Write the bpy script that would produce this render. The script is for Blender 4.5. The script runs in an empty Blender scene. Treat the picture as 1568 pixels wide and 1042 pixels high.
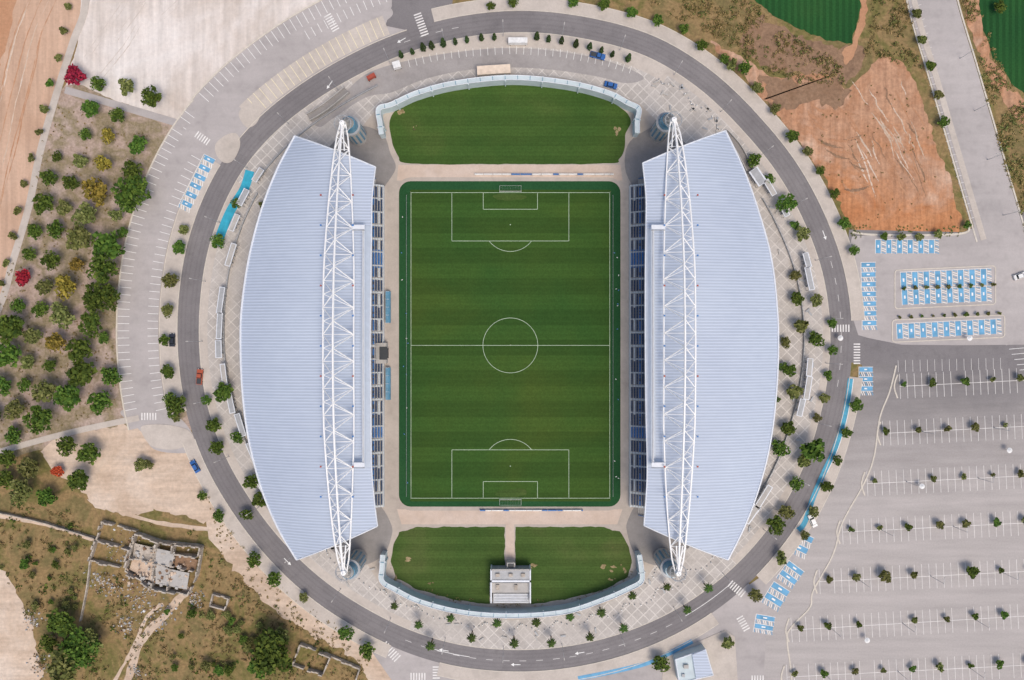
import bpy, math, random
import numpy as np
from mathutils import Vector, noise
random.seed(11); rng=np.random.default_rng(11)
S=4.46; CX,CY=784.0,521.0; H=260.0
def W(px,py,z=0.0):
    k=(H-z)/H
    return Vector(((px-CX)/S*k,(CY-py)/S*k,z))
scene=bpy.context.scene
COL=scene.collection
# ------------------------------------------------------------------ materials
def newmat(name):
    m=bpy.data.materials.new(name); m.use_nodes=True
    nt=m.node_tree; nt.nodes.clear()
    out=nt.nodes.new('ShaderNodeOutputMaterial'); b=nt.nodes.new('ShaderNodeBsdfPrincipled')
    nt.links.new(b.outputs[0],out.inputs[0])
    return m,nt,b
def N(nt,t,**kw):
    n=nt.nodes.new(t)
    for k,v in kw.items(): setattr(n,k,v)
    return n
def c4(c): return (c[0],c[1],c[2],1)
def pos(nt,scale=(1,1,1),rot=0):
    g=N(nt,'ShaderNodeNewGeometry'); mp=N(nt,'ShaderNodeMapping')
    mp.inputs['Scale'].default_value=scale; mp.inputs['Rotation'].default_value=(0,0,rot)
    nt.links.new(g.outputs['Position'],mp.inputs[0]); return mp.outputs[0]
def noise_n(nt,vec,scale,detail=5,rough=.6,dist=0):
    n=N(nt,'ShaderNodeTexNoise'); n.inputs['Scale'].default_value=scale
    n.inputs['Detail'].default_value=min(detail,5); n.inputs['Roughness'].default_value=rough
    n.inputs['Distortion'].default_value=dist
    nt.links.new(vec,n.inputs['Vector']); return n.outputs['Fac']
def ramp(nt,fac,stops):
    r=N(nt,'ShaderNodeValToRGB'); e=r.color_ramp.elements
    while len(e)<len(stops): e.new(.5)
    for i,(p,c) in enumerate(stops):
        e[i].position=p; e[i].color=c4(c)
    nt.links.new(fac,r.inputs[0]); return r.outputs[0]
def mixc(nt,a,b,fac,mode='MIX'):
    m=N(nt,'ShaderNodeMix',data_type='RGBA',blend_type=mode)
    for s,v in ((m.inputs[6],a),(m.inputs[7],b)):
        if isinstance(v,tuple): s.default_value=c4(v)
        else: nt.links.new(v,s)
    if isinstance(fac,(int,float)): m.inputs[0].default_value=fac
    else: nt.links.new(fac,m.inputs[0])
    return m.outputs[2]
def gmat(name,stops,scale=.06,fine=1.5,famp=.25,rough=.95,streak=None,dist=0.,stain=0,grad=None):
    """grad=(y0,y1,stops2): blend towards stops2 below world y0 with a noisy border"""
    m,nt,b=newmat(name); p=pos(nt)
    big=noise_n(nt,p,scale,6,.62,dist); col=ramp(nt,big,stops)
    if grad:
        sp=N(nt,'ShaderNodeSeparateXYZ'); nt.links.new(p,sp.inputs[0])
        ma=N(nt,'ShaderNodeMath',operation='MULTIPLY_ADD'); ma.inputs[1].default_value=70; nt.links.new(noise_n(nt,p,.05,5,.65,.8),ma.inputs[0]); nt.links.new(sp.outputs[1],ma.inputs[2])
        mr=N(nt,'ShaderNodeMapRange'); mr.inputs[1].default_value=grad[1]+35; mr.inputs[2].default_value=grad[0]+35; nt.links.new(ma.outputs[0],mr.inputs[0])
        col=mixc(nt,col,ramp(nt,big,grad[2]),mr.outputs[0])
    f=ramp(nt,noise_n(nt,p,fine,4,.7),[(.25,(1-famp,)*3),(.75,(1+famp*.6,)*3)])
    col=mixc(nt,col,f,1.0,'MULTIPLY')
    if streak:
        sx,sy,rot,amp=streak
        q=pos(nt,(sx,sy,1),rot)
        s=ramp(nt,noise_n(nt,q,1.0,4,.6),[(.3,(1-amp,)*3),(.7,(1+amp,)*3)])
        col=mixc(nt,col,s,1.0,'MULTIPLY')
    if stain:
        s=ramp(nt,noise_n(nt,p,.25,5,.75),[(.50,(1,1,1)),(.75,(1-stain,)*3)])
        col=mixc(nt,col,s,1.0,'MULTIPLY')
    nt.links.new(col,b.inputs['Base Color']); b.inputs['Roughness'].default_value=rough
    b.inputs['Specular IOR Level'].default_value=.2
    return m
def pmat(name,c,rough=.6,var=.12,metal=0,scale=.8):
    m,nt,b=newmat(name); p=pos(nt)
    col=ramp(nt,noise_n(nt,p,scale,3),[(.3,tuple(x*(1-var) for x in c)),(.7,tuple(min(1,x*(1+var)) for x in c))])
    nt.links.new(col,b.inputs['Base Color']); b.inputs['Roughness'].default_value=rough
    b.inputs['Metallic'].default_value=metal; return m
M={}
M['scrub']=gmat('scrub_ground',[(.28,(.30,.20,.10)),(.40,(.19,.155,.065)),(.50,(.31,.21,.10)),(.60,(.165,.15,.05)),(.70,(.28,.20,.09)),(.82,(.42,.29,.17))],.06,.9,.42,dist=.8)
M['orchard']=gmat('orchard_soil',[(.28,(.30,.22,.15)),(.42,(.47,.36,.30)),(.52,(.27,.22,.13)),(.62,(.46,.36,.30)),(.75,(.52,.42,.36))],.08,1.2,.35)
M['orange']=gmat('orange_soil',[(.25,(.38,.20,.12)),(.40,(.50,.29,.18)),(.52,(.44,.23,.13)),(.66,(.56,.37,.26)),(.8,(.60,.44,.34))],.045,.8,.3,streak=(.7,.06,.35,.2),dist=.9,
    grad=(48,62,[(.3,(.44,.18,.075)),(.5,(.53,.25,.12)),(.7,(.42,.18,.08))]))
M['brownslope']=gmat('brown_slope_soil',[(.3,(.20,.125,.08)),(.5,(.30,.19,.12)),(.7,(.25,.15,.09)),(.85,(.42,.28,.18))],.12,.9,.35,dist=.8)
M['dirtroad']=gmat('dirt_road',[(.3,(.48,.31,.21)),(.6,(.58,.40,.29)),(.8,(.48,.29,.19))],.03,1.0,.12,streak=(.5,.03,-.2,.14))
M['dirtedge']=gmat('dirt_edge',[(.3,(.44,.22,.12)),(.7,(.51,.29,.17))],.05,1.0,.2)
M['sand']=gmat('pale_sand',[(.25,(.50,.41,.34)),(.42,(.62,.55,.49)),(.55,(.70,.64,.59)),(.75,(.77,.73,.69))],.035,.8,.12,streak=(.45,.035,-.6,.14),dist=.6)
M['sandtrack']=gmat('sand_track',[(.3,(.56,.48,.42)),(.7,(.66,.60,.54))],.3,1.5,.2)
M['sand2']=gmat('sandy_soil',[(.25,(.46,.33,.23)),(.5,(.60,.47,.36)),(.75,(.70,.59,.49))],.05,.8,.2,streak=(.06,.5,-.25,.14),dist=.6)
M['asphalt']=gmat('asphalt_road',[(.3,(.195,.182,.185)),(.6,(.238,.223,.223)),(.8,(.28,.262,.26))],.05,2.5,.14,stain=.2)
M['asphalt2']=gmat('asphalt_wheel_path',[(.3,(.18,.168,.17)),(.6,(.222,.207,.208)),(.8,(.262,.245,.243))],.05,2.5,.16,stain=.2)
M['park']=gmat('parking_concrete',[(.3,(.38,.352,.34)),(.55,(.455,.42,.405)),(.8,(.51,.475,.455))],.03,2.0,.10,stain=.18,streak=(.03,.25,.05,.06))
M['service']=gmat('service_road',[(.3,(.32,.298,.288)),(.7,(.395,.37,.355))],.06,2.0,.14,stain=.22)
M['walk']=gmat('sidewalk_concrete',[(.3,(.50,.445,.39)),(.7,(.59,.53,.47))],.08,2.0,.14,stain=.22)
M['bowl']=gmat('bowl_concrete',[(.3,(.43,.375,.325)),(.7,(.52,.46,.40))],.08,2.0,.12,stain=.2)
M['bowld']=gmat('concourse_asphalt',[(.3,(.24,.225,.215)),(.7,(.32,.30,.285))],.08,2.0,.14,stain=.2)
M['pinkpath']=gmat('path_paving',[(.3,(.56,.44,.35)),(.7,(.63,.52,.44))],.15,2.0,.12,stain=.15)
M['kerb']=pmat('kerb_stone',(.60,.55,.47),.9)
M['white']=pmat('white_paint',(.80,.80,.77),.7,.10)
M['linewhite']=pmat('worn_line_paint',(.72,.70,.67),.8,.16,scale=.5)
M['pitchline']=pmat('pitch_line_paint',(.42,.52,.38),.8,.14)
M['yellow']=pmat('yellow_line_paint',(.76,.68,.46),.8,.12)
M['blue']=pmat('blue_bay_paint',(.13,.35,.55),.75,.22,scale=.4)
M['teal']=pmat('blue_lane_paint',(.07,.32,.46),.75,.2,scale=.4)
M['tealdark']=pmat('teal_cycle_paint',(.03,.36,.50),.7,.2,scale=.4)
def grass_mat(name,a,bc,cs,stripe=None,patch=None,nz=(.035,5)):
    m,nt,b=newmat(name); p=pos(nt)
    col=ramp(nt,noise_n(nt,p,nz[0],nz[1],.55,.3),[(.3,a),(.55,bc),(.78,cs)])
    if stripe:
        sp=N(nt,'ShaderNodeSeparateXYZ'); nt.links.new(p,sp.inputs[0])
        mth=N(nt,'ShaderNodeMath',operation='MULTIPLY'); mth.inputs[1].default_value=2*math.pi/stripe[0]
        nt.links.new(sp.outputs[stripe[2]],mth.inputs[0])
        sn=N(nt,'ShaderNodeMath',operation='SINE'); nt.links.new(mth.outputs[0],sn.inputs[0])
        r=ramp(nt,sn.outputs[0],[(0.0,(1-stripe[1],)*3),(.14,(1+stripe[1],)*3)])
        wob=ramp(nt,noise_n(nt,p,.09,3),[(.3,(.45,)*3),(.6,(1,)*3)])
        col=mixc(nt,col,r,wob,'MULTIPLY')
        m2=N(nt,'ShaderNodeMath',operation='MULTIPLY'); m2.inputs[1].default_value=2*math.pi/(stripe[0]/5.3)
        nt.links.new(sp.outputs[stripe[2]],m2.inputs[0])
        s2=N(nt,'ShaderNodeMath',operation='SINE'); nt.links.new(m2.outputs[0],s2.inputs[0])
        r2=ramp(nt,s2.outputs[0],[(0,(.95,)*3),(.9,(1.04,)*3)])
        col=mixc(nt,col,r2,.8,'MULTIPLY')
    f=ramp(nt,noise_n(nt,p,1.6,5,.7),[(.25,(.74,)*3),(.75,(1.2,)*3)])
    col=mixc(nt,col,f,1.0,'MULTIPLY')
    if patch:
        fa=ramp(nt,noise_n(nt,p,patch[1],6,.65),[(patch[2],(0,0,0)),(patch[2]+.10,(1,1,1))])
        col=mixc(nt,col,patch[0],fa)
    nt.links.new(col,b.inputs['Base Color']); b.inputs['Roughness'].default_value=.95
    b.inputs['Specular IOR Level'].default_value=.15
    return m
M['pitch']=grass_mat('pitch_turf',(.030,.086,.018),(.046,.094,.018),(.068,.102,.018),(10.5,.11,1),nz=(.022,4))
M['turfedge']=grass_mat('turf_margin',(.018,.074,.026),(.022,.084,.030),(.030,.094,.030))
M['lawn']=grass_mat('lawn_grass',(.038,.09,.018),(.055,.105,.022),(.09,.125,.032),(7.,.07,1))
M['lawn2']=grass_mat('worn_lawn_grass',(.045,.092,.02),(.068,.112,.027),(.115,.13,.045),(5.,.09,1),patch=((.24,.20,.09),.09,.68))
M['dry']=gmat('bare_earth_patch',[(.3,(.24,.19,.09)),(.7,(.42,.33,.19))],.5,2,.3)
M['crop']=grass_mat('crop_field',(.016,.072,.022),(.022,.088,.024),(.035,.10,.028),(2.2,.16,0))
def roof_mat():
    m,nt,b=newmat('ribbed_roof_sheet'); p=pos(nt)
    sp=N(nt,'ShaderNodeSeparateXYZ'); nt.links.new(p,sp.inputs[0])
    m1=N(nt,'ShaderNodeMath',operation='MULTIPLY'); m1.inputs[1].default_value=2*math.pi/.95; nt.links.new(sp.outputs[1],m1.inputs[0])
    s=N(nt,'ShaderNodeMath',operation='SINE'); nt.links.new(m1.outputs[0],s.inputs[0])
    base=ramp(nt,noise_n(nt,pos(nt,(.012,.5,1)),1.,3),[(.3,(.455,.52,.625)),(.7,(.485,.55,.655))])
    rr=ramp(nt,s.outputs[0],[(.0,(.86,)*3),(.7,(1.03,)*3),(.97,(1.08,)*3)])
    col=mixc(nt,base,rr,1.,'MULTIPLY')
    st=ramp(nt,noise_n(nt,p,.04,5,.6),[(.35,(.95,.95,.96)),(.7,(1.03,1.03,1.02))])
    col=mixc(nt,col,st,1.,'MULTIPLY')
    nt.links.new(col,b.inputs['Base Color']); b.inputs['Roughness'].default_value=.6
    bp=N(nt,'ShaderNodeBump'); bp.inputs['Distance'].default_value=.04; bp.inputs['Strength'].default_value=.4
    nt.links.new(s.outputs[0],bp.inputs['Height']); nt.links.new(bp.outputs[0],b.inputs['Normal'])
    return m
M['roof']=roof_mat()
M['rooftrim']=pmat('roof_trim_metal',(.68,.71,.75),.5,.06)
M['skylight']=pmat('translucent_sheet',(.43,.49,.57),.35,.06)
M['truss']=pmat('white_painted_steel',(.86,.86,.85),.45,.04)
M['grey']=pmat('grey_metal',(.36,.37,.38),.5,.12)
M['conc']=gmat('cast_concrete',[(.3,(.42,.40,.37)),(.7,(.52,.50,.47))],.3,2,.14,stain=.2)
M['concd']=gmat('weathered_concrete',[(.3,(.24,.22,.20)),(.5,(.48,.42,.35)),(.8,(.66,.60,.53))],.45,1.2,.3,stain=.3)
M['wallw']=pmat('white_wall_render',(.52,.60,.62),.8,.10,scale=.3)
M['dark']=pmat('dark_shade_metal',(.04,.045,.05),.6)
M['navy']=pmat('navy_seat_plastic',(.025,.06,.14),.5,.15)
M['seatblue']=pmat('blue_seat_plastic',(.03,.17,.45),.5,.15)
M['seatwhite']=pmat('white_seat_plastic',(.60,.64,.66),.5,.1)
M['tglass']=pmat('blue_tower_glass',(.10,.25,.36),.2,.15)
M['glass']=pmat('car_window_glass',(.02,.025,.03),.12)
M['tyre']=pmat('tyre_rubber',(.02,.02,.02),.9)
M['bark']=pmat('tree_bark',(.16,.11,.075),.95,.25)
M['rust']=pmat('red_painted_metal',(.38,.07,.04),.6)
M['carblue']=pmat('blue_car_paint',(.03,.12,.36),.3); M['cardark']=pmat('dark_car_paint',(.03,.035,.05),.3)
M['carred']=pmat('red_car_paint',(.42,.09,.04),.35); M['carwhite']=pmat('white_car_paint',(.76,.76,.74),.35)
M['beige']=pmat('beige_canvas',(.72,.60,.48),.8)
M['net']=pmat('goal_net_cord',(.6,.6,.6),.8)
def pavmat():
    m,nt,b=newmat('plaza_paving'); p=pos(nt,(1,1,1),math.radians(45))
    br=N(nt,'ShaderNodeTexBrick',offset=0.0); nt.links.new(p,br.inputs['Vector'])
    br.inputs['Color1'].default_value=(.455,.42,.385,1); br.inputs['Color2'].default_value=(.545,.505,.465,1)
    br.inputs['Mortar'].default_value=(.66,.62,.57,1); br.inputs['Scale'].default_value=1
    br.inputs['Mortar Size'].default_value=.15; br.inputs['Brick Width'].default_value=2.9; br.inputs['Row Height'].default_value=2.9
    br.inputs['Bias'].default_value=0
    q=pos(nt)
    plain=ramp(nt,noise_n(nt,q,.08,5),[(.3,(.46,.425,.39)),(.7,(.57,.525,.48))])
    fa=ramp(nt,noise_n(nt,q,.03,3),[(.40,(.3,)*3),(.55,(1,)*3)])
    col=mixc(nt,plain,br.outputs[0],fa)
    f=ramp(nt,noise_n(nt,q,1.5,5,.75),[(.25,(.80,)*3),(.75,(1.1,)*3)])
    col=mixc(nt,col,f,1.,'MULTIPLY')
    s=ramp(nt,noise_n(nt,q,.18,5,.75),[(.5,(1,1,1)),(.75,(.80,.79,.78))]); col=mixc(nt,col,s,1.,'MULTIPLY')
    nt.links.new(col,b.inputs['Base Color']); b.inputs['Roughness'].default_value=.9; return m
M['plaza']=pavmat()
def parkmat2():
    m,nt,b=newmat('car_park_asphalt'); p=pos(nt); sp=N(nt,'ShaderNodeSeparateXYZ'); nt.links.new(p,sp.inputs[0])
    mr=N(nt,'ShaderNodeMapRange'); nt.links.new(sp.outputs[1],mr.inputs[0])
    mr.inputs[1].default_value=-62; mr.inputs[2].default_value=0
    nz=noise_n(nt,p,.04,5,.6,.4); ad=N(nt,'ShaderNodeMath',operation='MULTIPLY_ADD'); ad.inputs[1].default_value=.7; nt.links.new(nz,ad.inputs[0])
    sb=N(nt,'ShaderNodeMath',operation='SUBTRACT'); sb.inputs[1].default_value=.35; nt.links.new(mr.outputs[0],sb.inputs[0]); nt.links.new(sb.outputs[0],ad.inputs[2])
    col=ramp(nt,ad.outputs[0],[(0.1,(.45,.415,.395)),(.42,(.37,.342,.328)),(.8,(.235,.22,.218))])
    s=ramp(nt,noise_n(nt,pos(nt,(.03,.3,1),.03),1,4),[(.3,(.86,)*3),(.7,(1.07,)*3)]); col=mixc(nt,col,s,1.,'MULTIPLY')
    f=ramp(nt,noise_n(nt,p,1.8,5,.75),[(.25,(.86,)*3),(.75,(1.08,)*3)]); col=mixc(nt,col,f,1.,'MULTIPLY')
    nt.links.new(col,b.inputs['Base Color']); b.inputs['Roughness'].default_value=.95; return m
M['lot']=parkmat2()
def leafmat(name,lo,mid,hi):
    m,nt,b=newmat(name); g=N(nt,'ShaderNodeNewGeometry'); oi=N(nt,'ShaderNodeObjectInfo')
    col=ramp(nt,g.outputs['Random Per Island'],[(0,lo),(.5,mid),(1,hi)])
    hs=N(nt,'ShaderNodeHueSaturation'); nt.links.new(col,hs.inputs['Color'])
    mr=N(nt,'ShaderNodeMapRange'); mr.inputs[3].default_value=.455; mr.inputs[4].default_value=.50
    nt.links.new(oi.outputs['Random'],mr.inputs[0]); nt.links.new(mr.outputs[0],hs.inputs['Hue'])
    mv=N(nt,'ShaderNodeMapRange'); mv.inputs[3].default_value=.75; mv.inputs[4].default_value=1.3
    nt.links.new(oi.outputs['Random'],mv.inputs[0]); nt.links.new(mv.outputs[0],hs.inputs['Value'])
    nt.links.new(hs.outputs[0],b.inputs['Base Color']); b.inputs['Roughness'].default_value=.8
    b.inputs['Specular IOR Level'].default_value=.2
    return m
L={'g':leafmat('green_foliage',(.022,.062,.010),(.052,.115,.015),(.11,.19,.03)),
   'o':leafmat('olive_foliage',(.06,.085,.022),(.12,.15,.04),(.21,.23,.08)),
   'y':leafmat('yellow_green_foliage',(.11,.11,.02),(.23,.21,.03),(.36,.31,.05)),
   'r':leafmat('red_foliage',(.18,.03,.012),(.36,.06,.02),(.50,.12,.04)),
   'c':leafmat('cypress_foliage',(.016,.04,.014),(.035,.075,.022),(.06,.11,.035)),
   's':leafmat('scrub_foliage',(.09,.085,.025),(.18,.145,.05),(.33,.24,.11))}
# ------------------------------------------------------------------ mesh builder
class MB:
    def __init__(s): s.v=[];s.f=[];s.m=[];s.mats=[]
    def mi(s,mat):
        if mat not in s.mats: s.mats.append(mat)
        return s.mats.index(mat)
    def face(s,pts,mat):
        i=len(s.v); s.v.extend([tuple(p) for p in pts]); s.f.append(tuple(range(i,i+len(pts)))); s.m.append(s.mi(mat))
    def box(s,c,size,mat,rot=0,taper=1.0,dx=0):
        x,y,z=size[0]/2,size[1]/2,size[2]/2; i=len(s.v); ca,sa=math.cos(rot),math.sin(rot)
        for k,t in ((-1,1),(1,taper)):
            for a,b in ((-1,-1),(1,-1),(1,1),(-1,1)):
                X=a*x*t+(dx if k>0 else 0);Y=b*y*t
                s.v.append((c[0]+X*ca-Y*sa,c[1]+X*sa+Y*ca,c[2]+k*z))
        for q in ((0,3,2,1),(4,5,6,7),(0,1,5,4),(1,2,6,5),(2,3,7,6),(3,0,4,7)):
            s.f.append(tuple(i+j for j in q)); s.m.append(s.mi(mat))
    def tube(s,a,b,r0,r1,mat,n=6,cap=True):
        a=Vector(a);b=Vector(b);d=b-a
        if d.length<1e-6: return
        q=d.to_track_quat('Z','Y'); i=len(s.v); k=s.mi(mat)
        for p,r in ((a,r0),(b,r1)):
            for j in range(n):
                t=2*math.pi*j/n; s.v.append(tuple(p+q@Vector((r*math.cos(t),r*math.sin(t),0))))
        for j in range(n):
            s.f.append((i+j,i+(j+1)%n,i+n+(j+1)%n,i+n+j)); s.m.append(k)
        if cap:
            s.f.append(tuple(i+n+j for j in range(n))); s.m.append(k)
            s.f.append(tuple(i+n-1-j for j in range(n))); s.m.append(k)
    def mesh(s,name,smooth=False):
        me=bpy.data.meshes.new(name); me.from_pydata(s.v,[],s.f)
        for m in s.mats: me.materials.append(m)
        me.polygons.foreach_set('material_index',s.m)
        if smooth: me.polygons.foreach_set('use_smooth',[True]*len(s.f))
        me.update(); return me
    def build(s,name,parent=None,smooth=False):
        o=bpy.data.objects.new(name,s.mesh(name,smooth)); COL.objects.link(o)
        if parent: o.parent=parent
        return o
def empty(name):
    o=bpy.data.objects.new(name,None); COL.objects.link(o); return o
def cr(pts,closed=False,sub=8):
    n=len(pts); out=[]
    R=range(n if closed else n-1)
    for i in R:
        if closed: p0,p1,p2,p3=pts[i-1],pts[i],pts[(i+1)%n],pts[(i+2)%n]
        else: p0,p1,p2,p3=pts[max(i-1,0)],pts[i],pts[i+1],pts[min(i+2,n-1)]
        for k in range(sub):
            t=k/sub
            out.append(tuple(.5*((2*p1[j])+(-p0[j]+p2[j])*t+(2*p0[j]-5*p1[j]+4*p2[j]-p3[j])*t*t+(-p0[j]+3*p1[j]-3*p2[j]+p3[j])*t**3) for j in (0,1)))
    if not closed: out.append(tuple(pts[-1]))
    return out
def patch(name,pts,z,mat,smooth=True,jit=0,skirt=False,sub=8):
    p=cr(pts,True,sub) if smooth else list(pts)
    if jit:
        q=[]
        for i in range(len(p)):
            a,b=p[i],p[(i+1)%len(p)]; k=max(1,int(math.dist(a,b)/4))
            q+=[(a[0]+(b[0]-a[0])*t/k,a[1]+(b[1]-a[1])*t/k) for t in range(k)]
        p=q
        p=[(a+jit*(noise.noise(Vector((a*.07,b*.07,z*9)))*1.4+random.uniform(-.35,.35)),b+jit*(noise.noise(Vector((a*.07,b*.07,z*9+7)))*1.4+random.uniform(-.35,.35))) for a,b in p]
    w=[W(a,b) for a,b in p]
    ar=sum(w[i].x*w[(i+1)%len(w)].y-w[(i+1)%len(w)].x*w[i].y for i in range(len(w)))
    if ar<0: w.reverse()
    mb=MB(); mb.face([(q.x,q.y,z) for q in w],mat)
    if skirt:
        for i in range(len(w)):
            a,b=w[i],w[(i+1)%len(w)]
            mb.face([(a.x,a.y,0.0),(b.x,b.y,0.0),(b.x,b.y,z),(a.x,a.y,z)],mat)
    return mb.build(name)
def strip(mb,pts,w,z,mat,sub=8,smooth=True,z0=None,off=0,jit=0,taper=False):
    p=cr(pts,False,sub) if smooth else pts
    Lf=[];R=[]
    for i in range(len(p)):
        a=p[max(i-1,0)];b=p[min(i+1,len(p)-1)]
        dx,dy=b[0]-a[0],b[1]-a[1];l=math.hypot(dx,dy) or 1; nx,ny=-dy/l,dx/l
        ww=w*(math.sin(math.pi*(i+.3)/(len(p)-.4)) if taper else 1)
        j0=off-ww/2+random.uniform(-jit,jit);j1=off+ww/2+random.uniform(-jit,jit)
        Lf.append(W(p[i][0]+nx*j0,p[i][1]+ny*j0)); R.append(W(p[i][0]+nx*j1,p[i][1]+ny*j1))
    for i in range(len(p)-1):
        mb.face([(q.x,q.y,z) for q in (R[i],R[i+1],Lf[i+1],Lf[i])],mat)
        if z0 is not None:
            for A,B in ((R[i+1],R[i]),(Lf[i],Lf[i+1])):
                mb.face([(A.x,A.y,z),(B.x,B.y,z),(B.x,B.y,z0),(A.x,A.y,z0)],mat)
def pathlen(p):
    d=[0]
    for i in range(1,len(p)): d.append(d[-1]+math.dist(p[i-1],p[i]))
    return d
def along(p,step,start=0):
    d=pathlen(p); out=[]; s=start;i=0
    while s<=d[-1]:
        while i<len(d)-2 and d[i+1]<s: i+=1
        t=(s-d[i])/max(1e-9,d[i+1]-d[i]); a,b=p[i],p[i+1]
        l=math.dist(a,b) or 1
        out.append((a[0]+(b[0]-a[0])*t,a[1]+(b[1]-a[1])*t,(b[0]-a[0])/l,(b[1]-a[1])/l)); s+=step
    return out
def lineq(mb,a,b,w,z,mat):
    dx,dy=b[0]-a[0],b[1]-a[1];l=math.hypot(dx,dy) or 1;nx,ny=-dy/l*w/2,dx/l*w/2
    q=[W(a[0]-nx,a[1]-ny),W(b[0]-nx,b[1]-ny),W(b[0]+nx,b[1]+ny),W(a[0]+nx,a[1]+ny)]
    q.reverse()
    mb.face([(p.x,p.y,z) for p in q],mat)
def ticks(mb,p,spacing,L0,L1,z,mat,w=.75,start=0,miss=0):
    for x,y,tx,ty in along(p,spacing,start):
        if random.random()<miss: continue
        nx,ny=-ty,tx
        lineq(mb,(x+nx*L0,y+ny*L0),(x+nx*L1,y+ny*L1),w,z,mat)
# ------------------------------------------------------------------ ring road definition
RC=(787,523)
tr=[(800,33),(900,44),(1000,72),(1080,122),(1150,190),(1200,250),(1245,330),(1275,410),(1288,500),(1284,580),(1268,655),(1240,735),(1205,798),(1165,850),(1110,903),(1040,950),(960,985),(880,1005),(780,1012),(690,1002),(620,980),(550,945),(480,898),(420,840),(370,775),(327,700),(300,620),(289,540),(290,460),(302,380),(325,312),(360,247),(410,190),(470,143),(540,101),(620,65),(710,41)]
ang=[];rad=[]
for x,y in tr:
    ang.append(math.degrees(math.atan2(RC[1]-y,x-RC[0]))%360); rad.append(math.hypot(x-RC[0],y-RC[1]))
o_=np.argsort(ang); A_=np.array(ang)[o_]; R_=np.array(rad)[o_]
g_=np.arange(0,360,1.0); r_=np.interp(g_,np.r_[A_[-3:]-360,A_,A_[:3]+360],np.r_[R_[-3:],R_,R_[:3]])
ker=np.hanning(15);ker/=ker.sum(); r_=np.convolve(np.r_[r_[-20:],r_,r_[:20]],ker,'same')[20:-20]
def rp(th,off=0):
    r=np.interp(th%360,np.r_[g_,360],np.r_[r_,r_[0]])+off; t=math.radians(th)
    return (RC[0]+r*math.cos(t),RC[1]-r*math.sin(t))
def rarc(a,b,off,step=1.0):
    n=max(2,int(abs(b-a)/step)+1); return [rp(a+(b-a)*i/(n-1),off) for i in range(n)]
def rband(mb,a,b,o0,o1,z,mat,z0=None):
    P=rarc(a,b,o0);Q=rarc(a,b,o1)
    for i in range(len(P)-1):
        mb.face([(q.x,q.y,z) for q in (W(*P[i]),W(*Q[i]),W(*Q[i+1]),W(*P[i+1]))],mat)
        if z0 is not None:
            for A,B in ((P[i],P[i+1]),(Q[i+1],Q[i])):
                A=W(*A);B=W(*B); mb.face([(A.x,A.y,z),(B.x,B.y,z),(B.x,B.y,z0),(A.x,A.y,z0)],mat)
# ------------------------------------------------------------------ ground sheets
mb=MB(); mb.face([(-3000,-3000,-.02),(3000,-3000,-.02),(3000,3000,-.02),(-3000,3000,-.02)],M['scrub']); mb.build('ground')
patch('dirt_road',[(-200,-220),(160,-220),(140,-30),(128,0),(113,60),(90,140),(65,225),(48,310),(22,400),(0,470),(-120,700),(-260,700),(-120,300),(-20,100)],.012,M['dirtroad'],jit=2)
patch('bare_soil',[(-200,-100),(40,-60),(22,10),(12,60),(0,100),(-60,300),(-220,300)],.024,M['dirtedge'],jit=3)
patch('sandy_ground',[(135,-120),(640,-120),(600,10),(560,45),(430,130),(330,215),(270,195),(190,160),(100,132),(118,70)],.016,M['sand'],smooth=False,jit=1.5)
patch('orchard_soil_ground',[(100,132),(190,160),(272,195),(330,260),(300,420),(300,560),(290,665),(215,655),(110,675),(0,705),(-120,720),(-60,520),(0,470),(22,400),(48,310),(65,225)],.020,M['orchard'],jit=2)
patch('sandy_yard',[(60,690),(110,664),(212,652),(240,680),(300,700),(335,770),(330,800),(250,785),(190,787),(150,775),(120,745),(85,725)],.028,M['sand2'],jit=6)
patch('sandy_track',[(-80,830),(0,870),(30,915),(50,965),(62,1042),(40,1150),(-60,1150),(-60,950)],.028,M['sand2'],jit=5)
patch('sandy_embankment',[(318,755),(345,800),(395,865),(450,912),(520,955),(580,985),(600,1042),(590,1120),(570,1120),(560,1030),(500,985),(420,935),(365,880),(330,835),(310,790)],.030,M['sand2'],jit=5)
patch('bare_earth_lot',[(1085,62),(1150,95),(1195,120),(1260,112),(1300,135),(1345,90),(1385,100),(1410,150),(1440,235),(1470,350),(1400,360),(1330,365),(1305,345),(1260,270),(1200,190),(1140,120)],.024,M['orange'],jit=5)
patch('earth_slope',[(1165,118),(1215,128),(1265,118),(1300,140),(1285,165),(1240,160),(1200,168),(1170,150)],.032,M['brownslope'],jit=10)
patch('earth_slope',[(1160,30),(1220,55),(1290,75),(1310,60),(1320,100),(1290,130),(1230,112),(1180,105),(1130,70)],.018,M['brownslope'],jit=8)
patch('crop_field',[(1130,-120),(1320,-120),(1316,20),(1304,66),(1270,62),(1225,45),(1180,20),(1155,0)],.036,M['crop'],smooth=False,jit=2.5)
patch('crop_field',[(1492,-120),(1700,-120),(1700,150),(1585,160),(1550,130),(1520,85),(1500,30)],.016,M['crop'],smooth=False,jit=2.5)
patch('red_soil_strip',[(1490,-60),(1500,30),(1520,90),(1548,135),(1600,190),(1600,225),(1540,160),(1505,95),(1480,20)],.028,M['orange'],jit=5)
patch('red_soil_strip',[(1318,-60),(1330,-60),(1328,20),(1312,75),(1295,100),(1290,80),(1306,62),(1316,20)],.042,M['dirtedge'],jit=3)
g=MB()
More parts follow.
